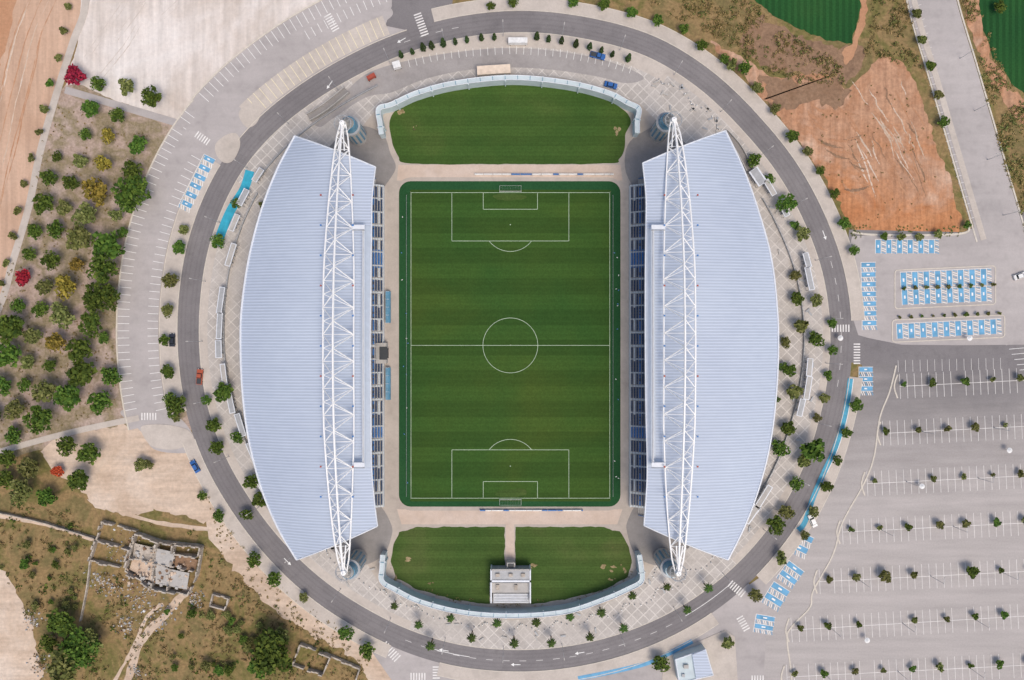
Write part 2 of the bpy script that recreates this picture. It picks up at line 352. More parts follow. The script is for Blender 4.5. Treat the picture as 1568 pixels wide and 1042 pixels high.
for i in range(26):
    r=random.uniform(690,1010); a0=random.uniform(112,140); p=[]
    for k in range(8):
        t=math.radians(a0+k*random.uniform(1.5,2.2)); rr=r+6*math.sin(k*.7+i); p.append((787+rr*math.cos(t),523-rr*math.sin(t)))
    ok=[q for q in p if q[1]<185 and q[0]>135-(q[1])*.15 and math.hypot(q[0]-787,q[1]-523)>640 and not (q[1]>110 and q[0]<150) and q[1]<120+(q[0]-100)*.35]
    if len(ok)>3:
        for o_f in (-3.6,3.6): strip(g,ok,1.3,.021+i*.0015,M['sandtrack'],off=o_f,jit=.5,sub=5,taper=True)
for i in range(9):
    x=random.uniform(20,95); p=[(x-t*.24*60+random.uniform(-2,2)+(12 if t<1 else 0),t*60-10) for t in range(8)]
    p=[q for q in p if q[0]>-10]
    if len(p)>3: strip(g,p,1.6,.027+i*.0015,M['sand2'] if i%2 else M['dirtedge'],jit=.6,taper=True)
g.build('wheel_tracks')
g=MB()
for i in range(40):
    x=random.uniform(1295,1400);y=random.uniform(115,260); a=random.uniform(.95,1.25); l=random.uniform(25,70)
    p=[(x+math.cos(a)*l*t/4+random.uniform(-2,2),y+math.sin(a)*l*t/4) for t in range(5)]
    if all(q[0]<1395+(q[1]-100)*.28 for q in p): strip(g,p,random.uniform(1.4,3.2),.036+i*.0015,random.choice([M['sand2'],M['brownslope'],M['dirtedge']]),jit=.6,taper=True)
for i in range(26):
    x=random.uniform(1225,1320);y=random.uniform(160,290); a=random.uniform(-.4,.9); l=random.uniform(20,45)
    if x<1225+(y-160)*.5: continue
    p=[(x+math.cos(a)*l*t/4+random.uniform(-2,2),y+math.sin(a)*l*t/4+3*math.sin(t)) for t in range(5)]
    strip(g,p,random.uniform(2,5),.100+i*.0015,random.choice([M['dirtedge'],M['dirtedge'],M['brownslope']]),jit=1,taper=True)
g.build('soil_ruts')
mb=MB(); strip(mb,[(-100,770),(0,790),(70,803),(145,826)],7,.034,M['sand2'],jit=1)
strip(mb,[(290,900),(250,945),(215,985),(190,1060)],12,.036,M['sand2'],jit=1.5); strip(mb,[(250,925),(225,945),(200,1000),(165,1060)],5,.040,M['sand2'],jit=1)
strip(mb,[(160,775),(240,800),(330,812)],6,.034,M['sand2'],jit=1); mb.build('dirt_path')
mb=MB(); strip(mb,[(128,-120),(132,0),(112,65),(88,140),(62,232),(44,318),(20,400),(0,468),(-60,600)],11,.12,M['walk'],z0=-.02)
strip(mb,[(100,138),(185,163),(282,192)],11,.13,M['park'],z0=-.02)
strip(mb,[(213,640),(110,662),(0,692),(-100,725)],9,.13,M['walk'],z0=-.02); mb.build('footpath')
# car parks
patch('pavement',[(1290,600),(1335,600),(1240,860),(1220,1120),(700,1120),(700,1020),(880,1020),(1010,990),(1090,935),(1170,880),(1240,780)],.026,M['park'],smooth=False)
patch('parking_lot',[(1300,352),(1480,356),(1500,340),(1568,325),(1760,300),(1760,1200),(1140,1200),(1142,960),(1195,890),(1250,800),(1290,720),(1310,640),(1320,560),(1300,500),(1295,420)],.030,M['lot'],smooth=False)
patch('parking_lot',[(1305,362),(1470,358),(1500,346),(1600,340),(1620,520),(1570,528),(1375,530),(1318,525),(1300,470),(1295,400)],.040,M['park'],smooth=False)
mb=MB(); strip(mb,[(1400,-140),(1427,0),(1462,120),(1500,250),(1535,370),(1575,520)],72,.046,M['park']); mb.build('access_road')
mb=MB()
for o in (-38,38):
    strip(mb,[(1400,-140),(1427,0),(1462,120),(1500,250),(1532,360)],2.4,.16,M['kerb'],z0=-.02,off=o)
strip(mb,[(1400,-140),(1427,0),(1462,120),(1500,250),(1532,360)],9,.13,M['walk'],z0=-.02,off=27)
mb.build('road_kerb')
mb=MB(); rband(mb,143,193,45,108,.036,M['park']); mb.build('parking_lane')
mb=MB(); rband(mb,104,144,14,110,.040,M['park']); mb.build('parking_lane')
patch('junction_pavement',[(270,185),(330,140),(390,190),(350,260),(310,250),(290,230)],.044,M['park'])
patch('junction_pavement',[(600,-60),(700,-60),(690,30),(640,50),(590,40),(600,10)],.048,M['asphalt'],smooth=False)
patch('junction_pavement',[(1100,905),(1135,880),(1175,930),(1165,1120),(1130,1120),(1140,1000)],.050,M['park'],smooth=False)
patch('junction_pavement',[(560,985),(600,960),(680,990),(730,1015),(720,1120),(590,1120),(600,1042)],.050,M['park'],smooth=False)
patch('junction_pavement',[(185,630),(245,625),(285,650),(300,690),(240,690),(215,660)],.044,M['park'])
patch('junction_pavement',[(1285,505),(1330,518),(1380,528),(1380,556),(1325,560),(1290,552)],.052,M['asphalt'],smooth=False)
patch('road',[(1378,528),(1555,530),(1575,560),(1550,575),(1375,572)],.044,M['asphalt'],smooth=False)
mb=MB(); rband(mb,0,360,-17,17,.058,M['asphalt'])
for o0,o1 in ((-11.5,-9),(-5.5,-3),(3,5.5),(9,11.5)): rband(mb,0,360,o0,o1,.0605,M['asphalt2'])
mb.build('ring_road')
mb=MB(); P=[W(*rp(t,-17)) for t in range(0,360)]
mb.face([(q.x,q.y,.16) for q in P],M['plaza'])
for i in range(360):
    a,b=P[i],P[(i+1)%360]; mb.face([(a.x,a.y,0),(b.x,b.y,0),(b.x,b.y,.16),(a.x,a.y,.16)],M['kerb'])
mb.build('plaza_pavement')
mb=MB(); rband(mb,60,122,-17,-40,.168,M['walk']); rband(mb,150,250,-17,-30,.168,M['walk']); rband(mb,-45,60,-17,-28,.168,M['walk']); mb.build('inner_sidewalk')
mb=MB(); 
for a,b in ((-44,-6),(3.5,104),(197,248),(257,306)): rband(mb,a,b,17,36,.16,M['walk'],0)
rband(mb,149,192,17,43,.16,M['walk'],0)
mb.build('sidewalk')
mb=MB()
for a,b in ((-44,-6),(3.5,104),(109,144),(149,192),(197,248),(257,306)): rband(mb,a,b,15.9,17,.19,M['kerb'],0)
for a,b in ((-44,-6),(3.5,104),(197,248),(257,306)): rband(mb,a,b,35.5,36.6,.19,M['kerb'],0)
rband(mb,0,360,-18.0,-16.9,.20,M['kerb'],0); rband(mb,149,192,43,44.2,.19,M['kerb'],0)
rband(mb,143,193,108,110.2,.19,M['kerb'],0); rband(mb,113,143,110,112.2,.19,M['kerb'],0)
mb.build('kerb')
mb=MB(); rband(mb,112,139.5,19,50,.10,M['walk'],0); mb.build('parking_bay_paving')
patch('traffic_island',[(330,222),(345,208),(362,205),(368,222),(358,245),(345,250),(333,240)],.15,M['walk'],skirt=True)
patch('traffic_island',[(366,178),(372,165),(395,158),(400,172),(392,190),(378,195)],.15,M['walk'],skirt=True)
patch('traffic_island',[(216,655),(235,650),(265,652),(290,660),(296,676),(270,688),(240,686),(225,676)],.15,M['walk'],skirt=True)
patch('parking_apron',[(470,20),(500,0),(545,-20),(590,5),(600,25),(560,45),(540,30),(510,45)],.062,M['park'])
# ------------------------------------------------------------------ painted markings
mk=MB()
ticks(mk,rarc(145,191,108),11.2,0,-18,.066,M['white']); ticks(mk,rarc(150,191,46),11.2,0,16,.066,M['white'])
ticks(mk,rarc(112,142,109),11.2,0,-20,.066,M['white']); ticks(mk,rarc(113,139,20),11.2,0,30,.108,M['yellow'],w=.9)
ticks(mk,rarc(106,124,82),11.2,0,-15,.066,M['white'])
for th in list(np.arange(250,300,3.0))+list(np.arange(100,112,3.0))+list(np.arange(-8,14,3.0)):
    a,b=rp(th),rp(th+1.2); lineq(mk,a,b,.6,.064,M['linewhite'])
for a0,b0 in ((255,262),(302,312)):
    strip(mk,rarc(a0,b0,-1),.8,.070,M['white'],smooth=False)
def zebra(x,y,a,n=6,L=14,g=4.2):
    a=math.radians(a); tx,ty=math.cos(a),math.sin(a)
    for i in range(n):
        o=(i-(n-1)/2)*g; cx,cy=x+tx*o,y+ty*o
        lineq(mk,(cx+ty*L/2,cy-tx*L/2),(cx-ty*L/2,cy+tx*L/2),2.0,.074,M['linewhite'])
for z in ((645,38,70,9,12),(508,35,60,7,12),(310,212,35,6,11),(228,638,0,6,11),(1287,503,0,7,11),(1312,542,90,8,10),(1128,902,40,7,12),(1138,955,60,6,11),(598,998,45,8,14),(668,1030,90,5,11),(640,1036,0,6,11),(1160,1040,0,5,11)):
    zebra(*z)
def arrow(x,y,a):
    a=math.radians(a);t=(math.cos(a),math.sin(a));n=(-t[1],t[0])
    lineq(mk,(x-t[0]*7,y-t[1]*7),(x+t[0]*3,y+t[1]*3),1.1,.078,M['white'])
    q=[W(x+t[0]*8,y+t[1]*8),W(x+t[0]*3+n[0]*2.6,y+t[1]*3+n[1]*2.6),W(x+t[0]*3-n[0]*2.6,y+t[1]*3-n[1]*2.6)]
    mk.face([(p.x,p.y,.078) for p in q],M['white'])
for a in ((505,130,125),(615,62,150),(680,996,190),(790,1018,180),(888,1000,170),(440,860,45),(1262,360,70)): arrow(*a)
def bays(p0,p1,n,dep,z=.066,rev=1):
    dx,dy=p1[0]-p0[0],p1[1]-p0[1];l=math.hypot(dx,dy);tx,ty=dx/l,dy/l;nx,ny=-ty*rev,tx*rev;w=l/n
    for i in range(n):
        s=i*w
        P=lambda u,v:(p0[0]+tx*(s+u)+nx*v,p0[1]+ty*(s+u)+ny*v)
        lineq(mk,P(w*.28,1),P(w*.28,dep-1),w*.46,z,M['blue'])
        lineq(mk,P(w*.28,dep*.38),P(w*.28,dep*.58),w*.14,z+.006,M['white'])
        lineq(mk,P(w*.02,0),P(w*.02,dep),.7,z,M['white']); lineq(mk,P(w*.55,0),P(w*.55,dep),.7,z+.006,M['white'])
        k=max(3,int(dep/3.0))
        for j in range(k):
            v=dep*(j+.2)/k; lineq(mk,P(w*.60,v),P(w*.98,v+dep/k*.7),1.1,z+.003,M['white' if j%3 else 'blue'])
    lineq(mk,p0,p1,.7,z+.009,M['white'])
bays((1340,367),(1438,367),6,22); bays((1378,417),(1518,411),8,26); bays((1380,444),(1518,438),8,24)
bays((1372,496),(1533,488),9,24); bays((1318,402),(1320,506),7,23,rev=-1); bays((1315,562),(1315,606),3,22,rev=-1)
bays((313,236),(272,318),6,20,z=.175,rev=-1)
bays((1222,812),(1206,845),2,28,rev=-1); bays((1208,858),(1188,885),2,30,rev=-1); bays((1185,890),(1165,922),2,30,rev=-1); bays((1158,940),(1153,968),2,30,rev=-1)
mk2=[(1302,580),(1298,610),(1290,650),(1277,690),(1262,722),(1245,762),(1232,800),(1222,812)]
strip(mk,mk2,8,.17,M['teal']); strip(mk,mk2[:5],.9,.176,M['white'],off=-4.5)
strip(mk,[(885,1039),(950,1026),(1000,1012),(1060,982)],7,.174,M['blue'])
strip(mk,[(383,262),(374,290),(354,322),(341,352),(333,376)],14,.174,M['tealdark'])
rows=[(592,1378,1568,-.05),(664,1352,1640,-.05),(741,1328,1640,-.05),(815,1290,1640,-.05),(891,1255,1640,-.05),(965,1212,1640,-.06),(1037,1205,1640,-.05),(1110,1205,1640,-.05)]
for y,x0,x1,sl in rows:
    p=[(x0,y),(x1,y+sl*(x1-x0))]; strip(mk,p,.8,.07,M['linewhite'],smooth=False)
    ticks(mk,p,11.2,-19,19,.066,M['linewhite'],w=.68,miss=.03)
for t in range(5): lineq(mk,(1545+t*4,535+t*8),(1568+t*4,533+t*8),.7,.066,M['white'])
ticks(mk,[(1394,0),(1424,120),(1462,250),(1490,345)],11.2,4,-14,.082,M['linewhite'],w=.6)
ticks(mk,[(1375,552),(1540,548)],11.2,0,18,.068,M['linewhite'],w=.5)
ticks(mk,[(625,92),(665,82),(720,75),(785,71),(860,76),(930,90),(975,104)],11.2,0,12,.19,M['white'],w=.6)
mk.build('road_markings')
mb=MB()
ke=[(1372,560),(1362,600),(1347,640),(1338,700),(1322,742),(1290,800),(1275,850),(1245,905),(1240,930),(1212,960),(1205,980),(1212,1042),(1212,1150)]
strip(mb,ke,2.2,.16,M['kerb'],z0=-.02)
def rrect(x0,y0,x1,y1,r,n=6):
    o=[]
    for cx,cy,a in ((x1-r,y0+r,-90),(x1-r,y1-r,0),(x0+r,y1-r,90),(x0+r,y0+r,180)):
        for i in range(n+1):
            t=math.radians(a+90*i/n); o.append((cx+r*math.cos(t),cy+r*math.sin(t)))
    return o
for q in (rrect(1370,411,1524,470,5),rrect(1366,487,1538,521,5)):
    q=[(x,y-(x-1440)*.045) for x,y in q]; strip(mb,q+[q[0]],1.5,.17,M['kerb'],smooth=False,z0=-.02)
strip(mb,[(1305,356),(1345,360),(1472,358),(1480,340)],3,.17,M['kerb'],z0=-.02)
for y,x0,x1,sl in rows: strip(mb,[(x0-4,y-18),(x0-9,y),(x0-4,y+18)],2.2,.18,M['kerb'],z0=-.02)
mb.build('parking_kerb')
# ------------------------------------------------------------------ stadium bowl floor
patch('service_road',[(478,182),(520,150),(565,112),(640,90),(720,78),(785,74),(860,80),(930,94),(985,118),(960,128),(915,118),(850,108),(785,104),(715,108),(650,122),(600,142),(560,150),(510,182),(490,195)],.175,M['service'])
patch('bowl_paving',[(583,160),(640,136),(715,119),(785,113),(860,119),(930,136),(980,160),(1010,190),(1050,230),(1040,800),(1000,870),(980,900),(925,925),(865,942),(785,950),(700,942),(640,925),(583,897),(560,860),(500,820),(500,240),(550,200)],.182,M['bowl'],smooth=False)
for P_ in ([(500,235),(545,195),(585,205),(598,235),(606,258),(590,285),(580,300),(560,300),(530,280)],[(1060,235),(1015,195),(980,205),(960,225),(957,258),(968,285),(980,300),(1010,300),(1040,280)],
           [(500,830),(545,865),(585,852),(600,820),(598,800),(582,775),(560,770),(530,790)],[(1060,830),(1015,865),(975,852),(960,815),(962,795),(978,770),(1010,770),(1040,790)]):
    patch('concourse_floor',P_,.19,M['bowld'])
patch('pitch_side_path',[(610,253),(950,253),(953,277),(608,277)],.20,M['pinkpath'],smooth=False)
patch('pitch_side_path',[(608,780),(953,780),(945,803),(615,803)],.20,M['pinkpath'],smooth=False)
patch('lawn',[(597,185),(612,165),(650,148),(715,134),(785,128),(860,134),(915,148),(950,165),(966,185),(958,205),(956,228),(948,244),(930,251),(780,252),(630,251),(610,240),(600,215)],.212,M['lawn'],sub=6,jit=.5)
patch('pitch_surround_path',rrect(606,272,955,782,24),.206,M['bowl'],smooth=False)
patch('turf_margin',rrect(611,278,950,776,18),.217,M['turfedge'],smooth=False)
patch('football_pitch',rrect(628,291,935,768,2),.225,M['pitch'],smooth=False)
for pts in ([(603,835),(612,815),(640,807),(773,807),(773,905),(750,908),(750,925),(700,920),(640,903),(607,885),(598,860)],
            [(789,807),(920,807),(950,815),(963,838),(968,862),(960,885),(925,903),(865,918),(813,925),(813,870),(789,868)]):
    patch('lawn',pts,.212,M['lawn2'],smooth=False,jit=1.2)
for i_,(x,y,a,b) in enumerate(((615,172,9,6),(634,196,4,3),(945,200,6,8),(625,855,8,5),(605,885,4,7),(932,868,10,6),(938,888,6,4),(818,866,12,4),(660,893,6,3),(955,874,4,6))):
    for j_ in range(4):
        ox,oy=random.gauss(0,a*.5),random.gauss(0,b*.5); s_=random.uniform(.25,.55)
        patch('bare_earth_patch',[(x+ox+a*s_*math.cos(t)*random.uniform(.5,1.2),y+oy+b*s_*math.sin(t)*random.uniform(.5,1.2)) for t in np.linspace(0,5.6,9)],.222+(i_*4+j_)*.001,M['dry'],jit=1)
pl=MB(); X0,X1,Y0,Y1=629.5,933.5,295.5,763; zz=.256
def pline(a,b,w=.72): lineq(pl,a,b,w,zz,M['pitchline'])
def parc(cx,cy,r,a0,a1,n=40):
    P=[(cx+r*math.cos(math.radians(a0+(a1-a0)*i/n)),cy+r*math.sin(math.radians(a0+(a1-a0)*i/n))) for i in range(n+1)]
    strip(pl,P,.72,zz+.004,M['pitchline'],smooth=False)
pline((X0,Y0),(X1,Y0));pline((X0,Y1),(X1,Y1));pline((X0,Y0),(X0,Y1));pline((X1,Y0),(X1,Y1))
pm=(X0+X1)/2;py=(Y0+Y1)/2; pline((X0,py),(X1,py)); parc(pm,py,42,0,360,70)
for s,yb in ((1,Y0),(-1,Y1)):
    for hw,d in ((89.5,74),(41.5,25.5)):
        pline((pm-hw,yb),(pm-hw,yb+s*d));pline((pm+hw,yb),(pm+hw,yb+s*d));pline((pm-hw,yb+s*d),(pm+hw,yb+s*d))
    cy=yb+s*49; a=math.degrees(math.asin(25/41.)); parc(pm,cy,41,s*a,s*(180-a),20)
    parc(pm,cy,.5,0,360,8)
parc(pm,py,.5,0,360,8)
pl.build('pitch_markings')
patch('worn_turf',[(755,299),(780,297),(805,300),(800,306),(765,307)],.25,M['lawn2'],jit=1.5); patch('worn_turf',[(758,758),(782,761),(806,757),(800,749),(766,751)],.25,M['lawn2'],jit=1.5)
for s,yb in ((1,Y0),(-1,Y1)):
    g=MB(); c=W(pm,yb); d=s*2.0
    for x in (-3.66,3.66):
        g.tube((c.x+x,c.y,.24),(c.x+x,c.y,2.68),.06,.06,M['white']); g.tube((c.x+x,c.y,2.68),(c.x+x,c.y+d,2.2),.03,.03,M['white']); g.tube((c.x+x,c.y+d,.24),(c.x+x,c.y+d,2.2),.03,.03,M['white'])
    g.tube((c.x-3.66,c.y,2.68),(c.x+3.66,c.y,2.68),.06,.06,M['white']); g.tube((c.x-3.66,c.y+d,2.2),(c.x+3.66,c.y+d,2.2),.02,.02,M['white'])
    for i in range(9):
        x=-3.66+i*.915; g.tube((c.x+x,c.y,2.66),(c.x+x,c.y+d,2.2),.005,.005,M['net'],3); g.tube((c.x+x,c.y+d,.24),(c.x+x,c.y+d,2.2),.005,.005,M['net'],3)
    for i in range(3):
        t=(i+1)/4; g.tube((c.x-3.66,c.y+d*t,2.68-.48*t),(c.x+3.66,c.y+d*t,2.68-.48*t),.005,.005,M['net'],3)
    g.build('goal')
for x in (X0,X1):
    for y in (Y0,Y1):
        g=MB();c=W(x,y);g.tube((c.x,c.y,.22),(c.x,c.y,1.8),.03,.03,M['white']);g.face([(c.x,c.y,1.75),(c.x+.4,c.y,1.6),(c.x,c.y,1.4)],M['rust']);g.build('corner_flag')
def board(x0,x1,y,cols):
    g=MB();x=x0
    while x<x1:
        w=min(random.choice((9,14,18)),x1-x); a=W(x,y);b=W(x+w-.8,y)
        g.box(((a.x+b.x)/2,a.y,.75),(b.x-a.x,.3,1.0),random.choice(cols),0)
        for q in (a.x+.2,b.x-.2): g.tube((q,a.y,.2),(q,a.y-.5,.2),.04,.04,M['grey'],4); g.tube((q,a.y-.5,.2),(q,a.y-.1,1.0),.03,.03,M['grey'],4)
        x+=w
    g.build('advertising_board')
board(727,940,268,[M['white'],M['white'],M['white'],M['seatblue']]); board(735,893,781,[M['white'],M['white'],M['seatblue']])
g=MB()
for (a,b) in (((623,300),(623,760)),((938,300),(938,760))):
    for x,y,tx,ty in along([a,b],11):
        c=W(x,y); g.tube((c.x,c.y,.2),(c.x,c.y,1.3),.05,.05,M['grey'],4)
    A=W(*a);B=W(*b); g.tube((A.x,A.y,1.25),(B.x,B.y,1.25),.05,.05,M['grey'],4)
g.build('pitch_barrier_fence')
g=MB()
for i in range(24):
    c=W(random.choice([random.uniform(615,625),random.uniform(940,948)]),random.uniform(300,750)); a=random.random()*3
    g.box((c.x,c.y,.35),(.5,.25,.22),M['carwhite'] if i%2 else M['seatblue'],a,.9); g.tube((c.x+.1,c.y,.45),(c.x+.1,c.y,.65),.05,.03,M['white'],6)
g.build('kit_boxes')
for x,y0,y1 in ((596,447,495),(596,563,612)):
    g=MB(); a=W(x,y0);b=W(x,y1); cy=(a.y+b.y)/2; l=a.y-b.y
    n=8
    for i in range(n):
        t0=math.pi*.5*i/n;t1=math.pi*.5*(i+1)/n
        q0=(a.x-.9+1.6*math.sin(t0),.9+1.4*math.cos(t0));q1=(a.x-.9+1.6*math.sin(t1),.9+1.4*math.cos(t1))
        g.face([(q0[0],a.y,q0[1]),(q1[0],a.y,q1[1]),(q1[0],b.y,q1[1]),(q0[0],b.y,q0[1])],M['tglass'])
    for i in range(5):
        yy=b.y+l*i/4; g.tube((a.x-.9,yy,.2),(a.x-.9,yy,2.35),.05,.05,M['grey'],4); g.tube((a.x-.9,yy,2.36),(a.x+.3,yy,2.0),.04,.04,M['rooftrim'],4)
    g.box((a.x-.5,cy,.5),(.5,l*.95,.5),M['seatblue']); g.build('team_dugout')
# ------------------------------------------------------------------ stadium
ST=empty('football_stadium')
ROOFS={-1:dict(inn=[(575,256),(570,300),(569,345),(568,430),(567,530),(568,630),(569,715),(573,765),(578,806)],
               out=[(452,209),(424,262),(400,325),(382,395),(371,470),(369,530),(372,600),(381,670),(400,745),(425,806),(455,857)],
               tr=((525,190),(527,876)),tin=541.5,tout=494.5,py=(549,212),pb=(549,852)),
       1:dict(inn=[(984,250),(989,300),(989,345),(988,430),(988,530),(989,630),(991,715),(989,765),(986,805)],
               out=[(1110,201),(1137,258),(1160,322),(1180,395),(1189,470),(1191,530),(1188,600),(1180,670),(1165,735),(1142,800),(1114,857)],
               tr=((1031,185),(1038,877)),tin=1016.5,tout=1065,py=(1008,207),pb=(1014,850))}
def resamp(pts,n):
    p=cr(pts,False,10); d=pathlen(p); o=[]
    for i in range(n+1):
        s=d[-1]*i/n; o.append((np.interp(s,d,[q[0] for q in p]),np.interp(s,d,[q[1] for q in p])))
    return o
for sd,D in ROOFS.items():
    nv,nu=60,14; I=resamp(D['inn'],nv);O=resamp(D['out'],nv); ZI,ZO=21.5,16.5
    g=MB(); k=g.mi(M['roof']); grid=[]
    for j in range(nv+1):
        a=W(*I[j],ZI);b=W(*O[j],ZO)
        for i in range(nu+1):
            t=i/nu; p=a.lerp(b,t); p.z+=2.6*math.sin(math.pi*t*.95)
            grid.append(tuple(p))
    base=len(g.v); g.v+=grid; w=nu+1
    for j in range(nv):
        for i in range(nu):
            q=(base+j*w+i,base+j*w+i+1,base+(j+1)*w+i+1,base+(j+1)*w+i)
            g.f.append(q if sd<0 else q[::-1]); g.m.append(k)
    o=g.build('roof_sheeting',ST,True)
    g=MB()
    def edge(pts,r): 
        for i in range(len(pts)-1): g.tube(pts[i],pts[i+1],r,r,M['rooftrim'],6)
    G=lambda j,i:Vector(grid[j*w+i])
    edge([G(j,nu) for j in range(nv+1)],.36); edge([G(j,0) for j in range(nv+1)],.22)
    edge([G(0,i) for i in range(w)],.22); edge([G(nv,i) for i in range(w)],.22)
    for j in range(nv):
        a,b=G(j,nu),G(j+1,nu); g.face([a,b,b-Vector((0,0,1.6)),a-Vector((0,0,1.6))],M['rooftrim'])
        a,b=G(j,0),G(j+1,0); g.face([a,b,b-Vector((0,0,1.0)),a-Vector((0,0,1.0))],M['grey'])
    for i in range(nu):
        for j in (0,nv):
            a,b=G(j,i),G(j,i+1); g.face([a,b,b-Vector((0,0,1.2)),a-Vector((0,0,1.2))],M['rooftrim'])
    g.build('roof_fascia',ST)
    g=MB(); js=[j for j in range(nv+1) if 345<=I[j][1]<=716]
    for a_,b_ in zip(js[:-1],js[1:]):
        A,B=G(a_,0),G(b_,0);C,Dd=G(a_,1),G(b_,1)
        e=Vector((0,0,.12)); g.face([A+e,B+e,Dd+e,C+e],M['skylight'])
    cx=556 if sd<0 else 1000
    p=[W(cx,345+i*23.2,24.6) for i in range(17)]
    for i in range(16):
        g.tube(p[i],p[i+1],.10,.10,M['grey'],4); g.box(((p[i].x+p[i+1].x)/2,(p[i].y+p[i+1].y)/2,24.3),(.7,abs(p[i].y-p[i+1].y),.1),M['rooftrim'])
    for yy in (348,712):
        a=W(cx,yy,24.6); b=W(D['tin'],yy,24.8); g.box(((a.x+b.x)/2,a.y,24.5),(abs(a.x-b.x)+1,1.4,.4),M['rooftrim'])
        g.box(((a.x+b.x)/2,a.y-1.0,24.6),(abs(a.x-b.x)+1,.15,.5),M['grey'])
    g.build('roof_catwalk',ST)
    g=MB()
    for i in range(11):
        yy=300+i*46
        for xx in (D['tout']+sd*2,D['tin']):
            a=W(xx,yy,24.6); g.tube(a-Vector((0,0,1)),a+Vector((0,0,1.0)),.10,.07,M['grey'],5); g.box(a+Vector((0,0,1.1)),(.5,.5,.3),M['seatblue' if i%3 else 'rust'])
    g.build('roof_beacon_lights',ST)
    g=MB(); n=17
    e0=W(*D['tr'][0],21.5);e1=W(*D['tr'][1],21.5)
    xi=W(D['tin'],530,25.2).x; xo=W(D['tout'],530,27.5).x
    ch=[[],[],[]]
    for i in range(n*2+1):
        t=i/(n*2); y=e0.y+(e1.y-e0.y)*t; xc=e0.x+(e1.x-e0.x)*t; s=min(1,math.sin(math.pi*t)*1.15)**.62 if 0<t<1 else 0; ar=math.sin(math.pi*t)
        ch[0].append(Vector((xc*(1-s)+xi*s+(-sd)*.8*(1-s),y,21.5+3.7*ar)))
        ch[1].append(Vector((xc*(1-s)+xo*s+sd*.8*(1-s),y,21.5+6.0*ar)))
        ch[2].append(Vector((xc*(1-s)+(xi*.45+xo*.55)*s,y,22.3+9.5*ar)))
    for c,r in zip(ch,(.26,.30,.34)):
        for i in range(2*n): g.tube(c[i],c[i+1],r,r,M['truss'],6)
    for i in range(0,2*n,2):
        for a,b in ((0,2),(1,2)):
            g.tube(ch[a][i],ch[b][i+1],.17,.17,M['truss'],5); g.tube(ch[b][i+1],ch[a][i+2],.17,.17,M['truss'],5)
        g.tube(ch[0][i],ch[1][i],.12,.12,M['truss'],5)
        g.tube(ch[0][i],ch[1][i+1],.12,.12,M['truss'],5); g.tube(ch[1][i+1],ch[0][i+2],.12,.12,M['truss'],5)
    g.build('roof_truss',ST)
    for e,pp in ((e0,D['py']),(e1,D['pb'])):
        g=MB(); c=W(*pp); top=Vector((e.x,e.y,21.5)); yo=1 if e.y>0 else -1
        b=Vector((c.x,c.y+yo*.5,0))
        g.tube((b.x,b.y,.16),(b.x,b.y,13.0),3.1,3.1,M['conc'],28); g.tube((b.x,b.y,13.0),(b.x,b.y,13.5),3.3,3.3,M['grey'],28)
        g.tube((b.x,b.y,13.5),(b.x,b.y,16.5),2.6,2.2,M['tglass'],24)
        for i in range(12):
            t=2*math.pi*i/12; g.box((b.x+3.1*math.cos(t),b.y+3.1*math.sin(t),7),(.12,.7,9),M['tglass'],t)
        g.tube((b.x,b.y,16.5),(top.x,top.y,21.5),1.9,1.2,M['conc'],20)
        for i in range(20):
            a0=2*math.pi*i/20;a1=2*math.pi*(i+1)/20; r=2.6
            P=lambda a,z,rr:(top.x+rr*math.cos(a),top.y+rr*math.sin(a),z)
            g.tube(P(a0,21.6,r),P(a1,21.6,r),.14,.14,M['grey'],5)
            if i%2==0: g.tube(P(a0,21.6,r),(top.x,top.y,20.5),.10,.10,M['grey'],5); g.tube(P(a0,21.6,r),P(a0,22.6,r),.05,.05,M['truss'],4)
            g.tube(P(a0,22.6,r),P(a1,22.6,r),.06,.06,M['grey'],4)
        g.tube((top.x,top.y,20.8),(top.x,top.y,23.0),1.1,.8,M['truss'],12)
        g.tube((top.x,top.y,23),(top.x,top.y,29),.12,.05,M['truss'],5)
        for dx in (-1,1): g.tube((top.x,top.y,22),(top.x+dx*1.0,top.y-yo*9,23.8),.22,.22,M['truss'],6)
        g.build('truss_pylon',ST)
    g=MB(); x0=W(588 if sd<0 else 964,500).x; yt=W(0,286).y; yb=W(0,775).y; 
    nrow=26
    for k_ in range(nrow):
        xa=x0+sd*.85*k_; z=1.6+.48*k_; g.box((xa+sd*.425,(yt+yb)/2,z/2+.1),(.85,(yt-yb)-k_*.05,z-.2),M['conc'])
    g.box((x0-sd*.12,(yt+yb)/2,1.15),(.2,yt-yb,1.9),M['seatwhite'])
    Oo=[W(*q,0) for q in resamp(D['out'],24)]
    for i in range(2,22):
        a,b=Oo[i],Oo[i+1]; kx=.80
        a=Vector((a.x*kx,a.y*.93,0));b=Vector((b.x*kx,b.y*.93,0))
        m_=a.lerp(b,.5);dd=b-a
        g.box((m_.x,m_.y,6.6),(.5,dd.length+.3,13),M['wallw'],math.atan2(dd.y,dd.x)+math.pi/2)
        g.box((m_.x+sd*.35,m_.y,7.5),(.3,dd.length*.6,2.0),M['tglass'],math.atan2(dd.y,dd.x)+math.pi/2)
        q=Oo[i]; g.tube((a.x,a.y,.16),(q.x*.915,q.y*.93,15.6),.3,.25,M['truss'],6)
    g.build('grandstand_structure',ST)
    g=MB(); y=yb+.6
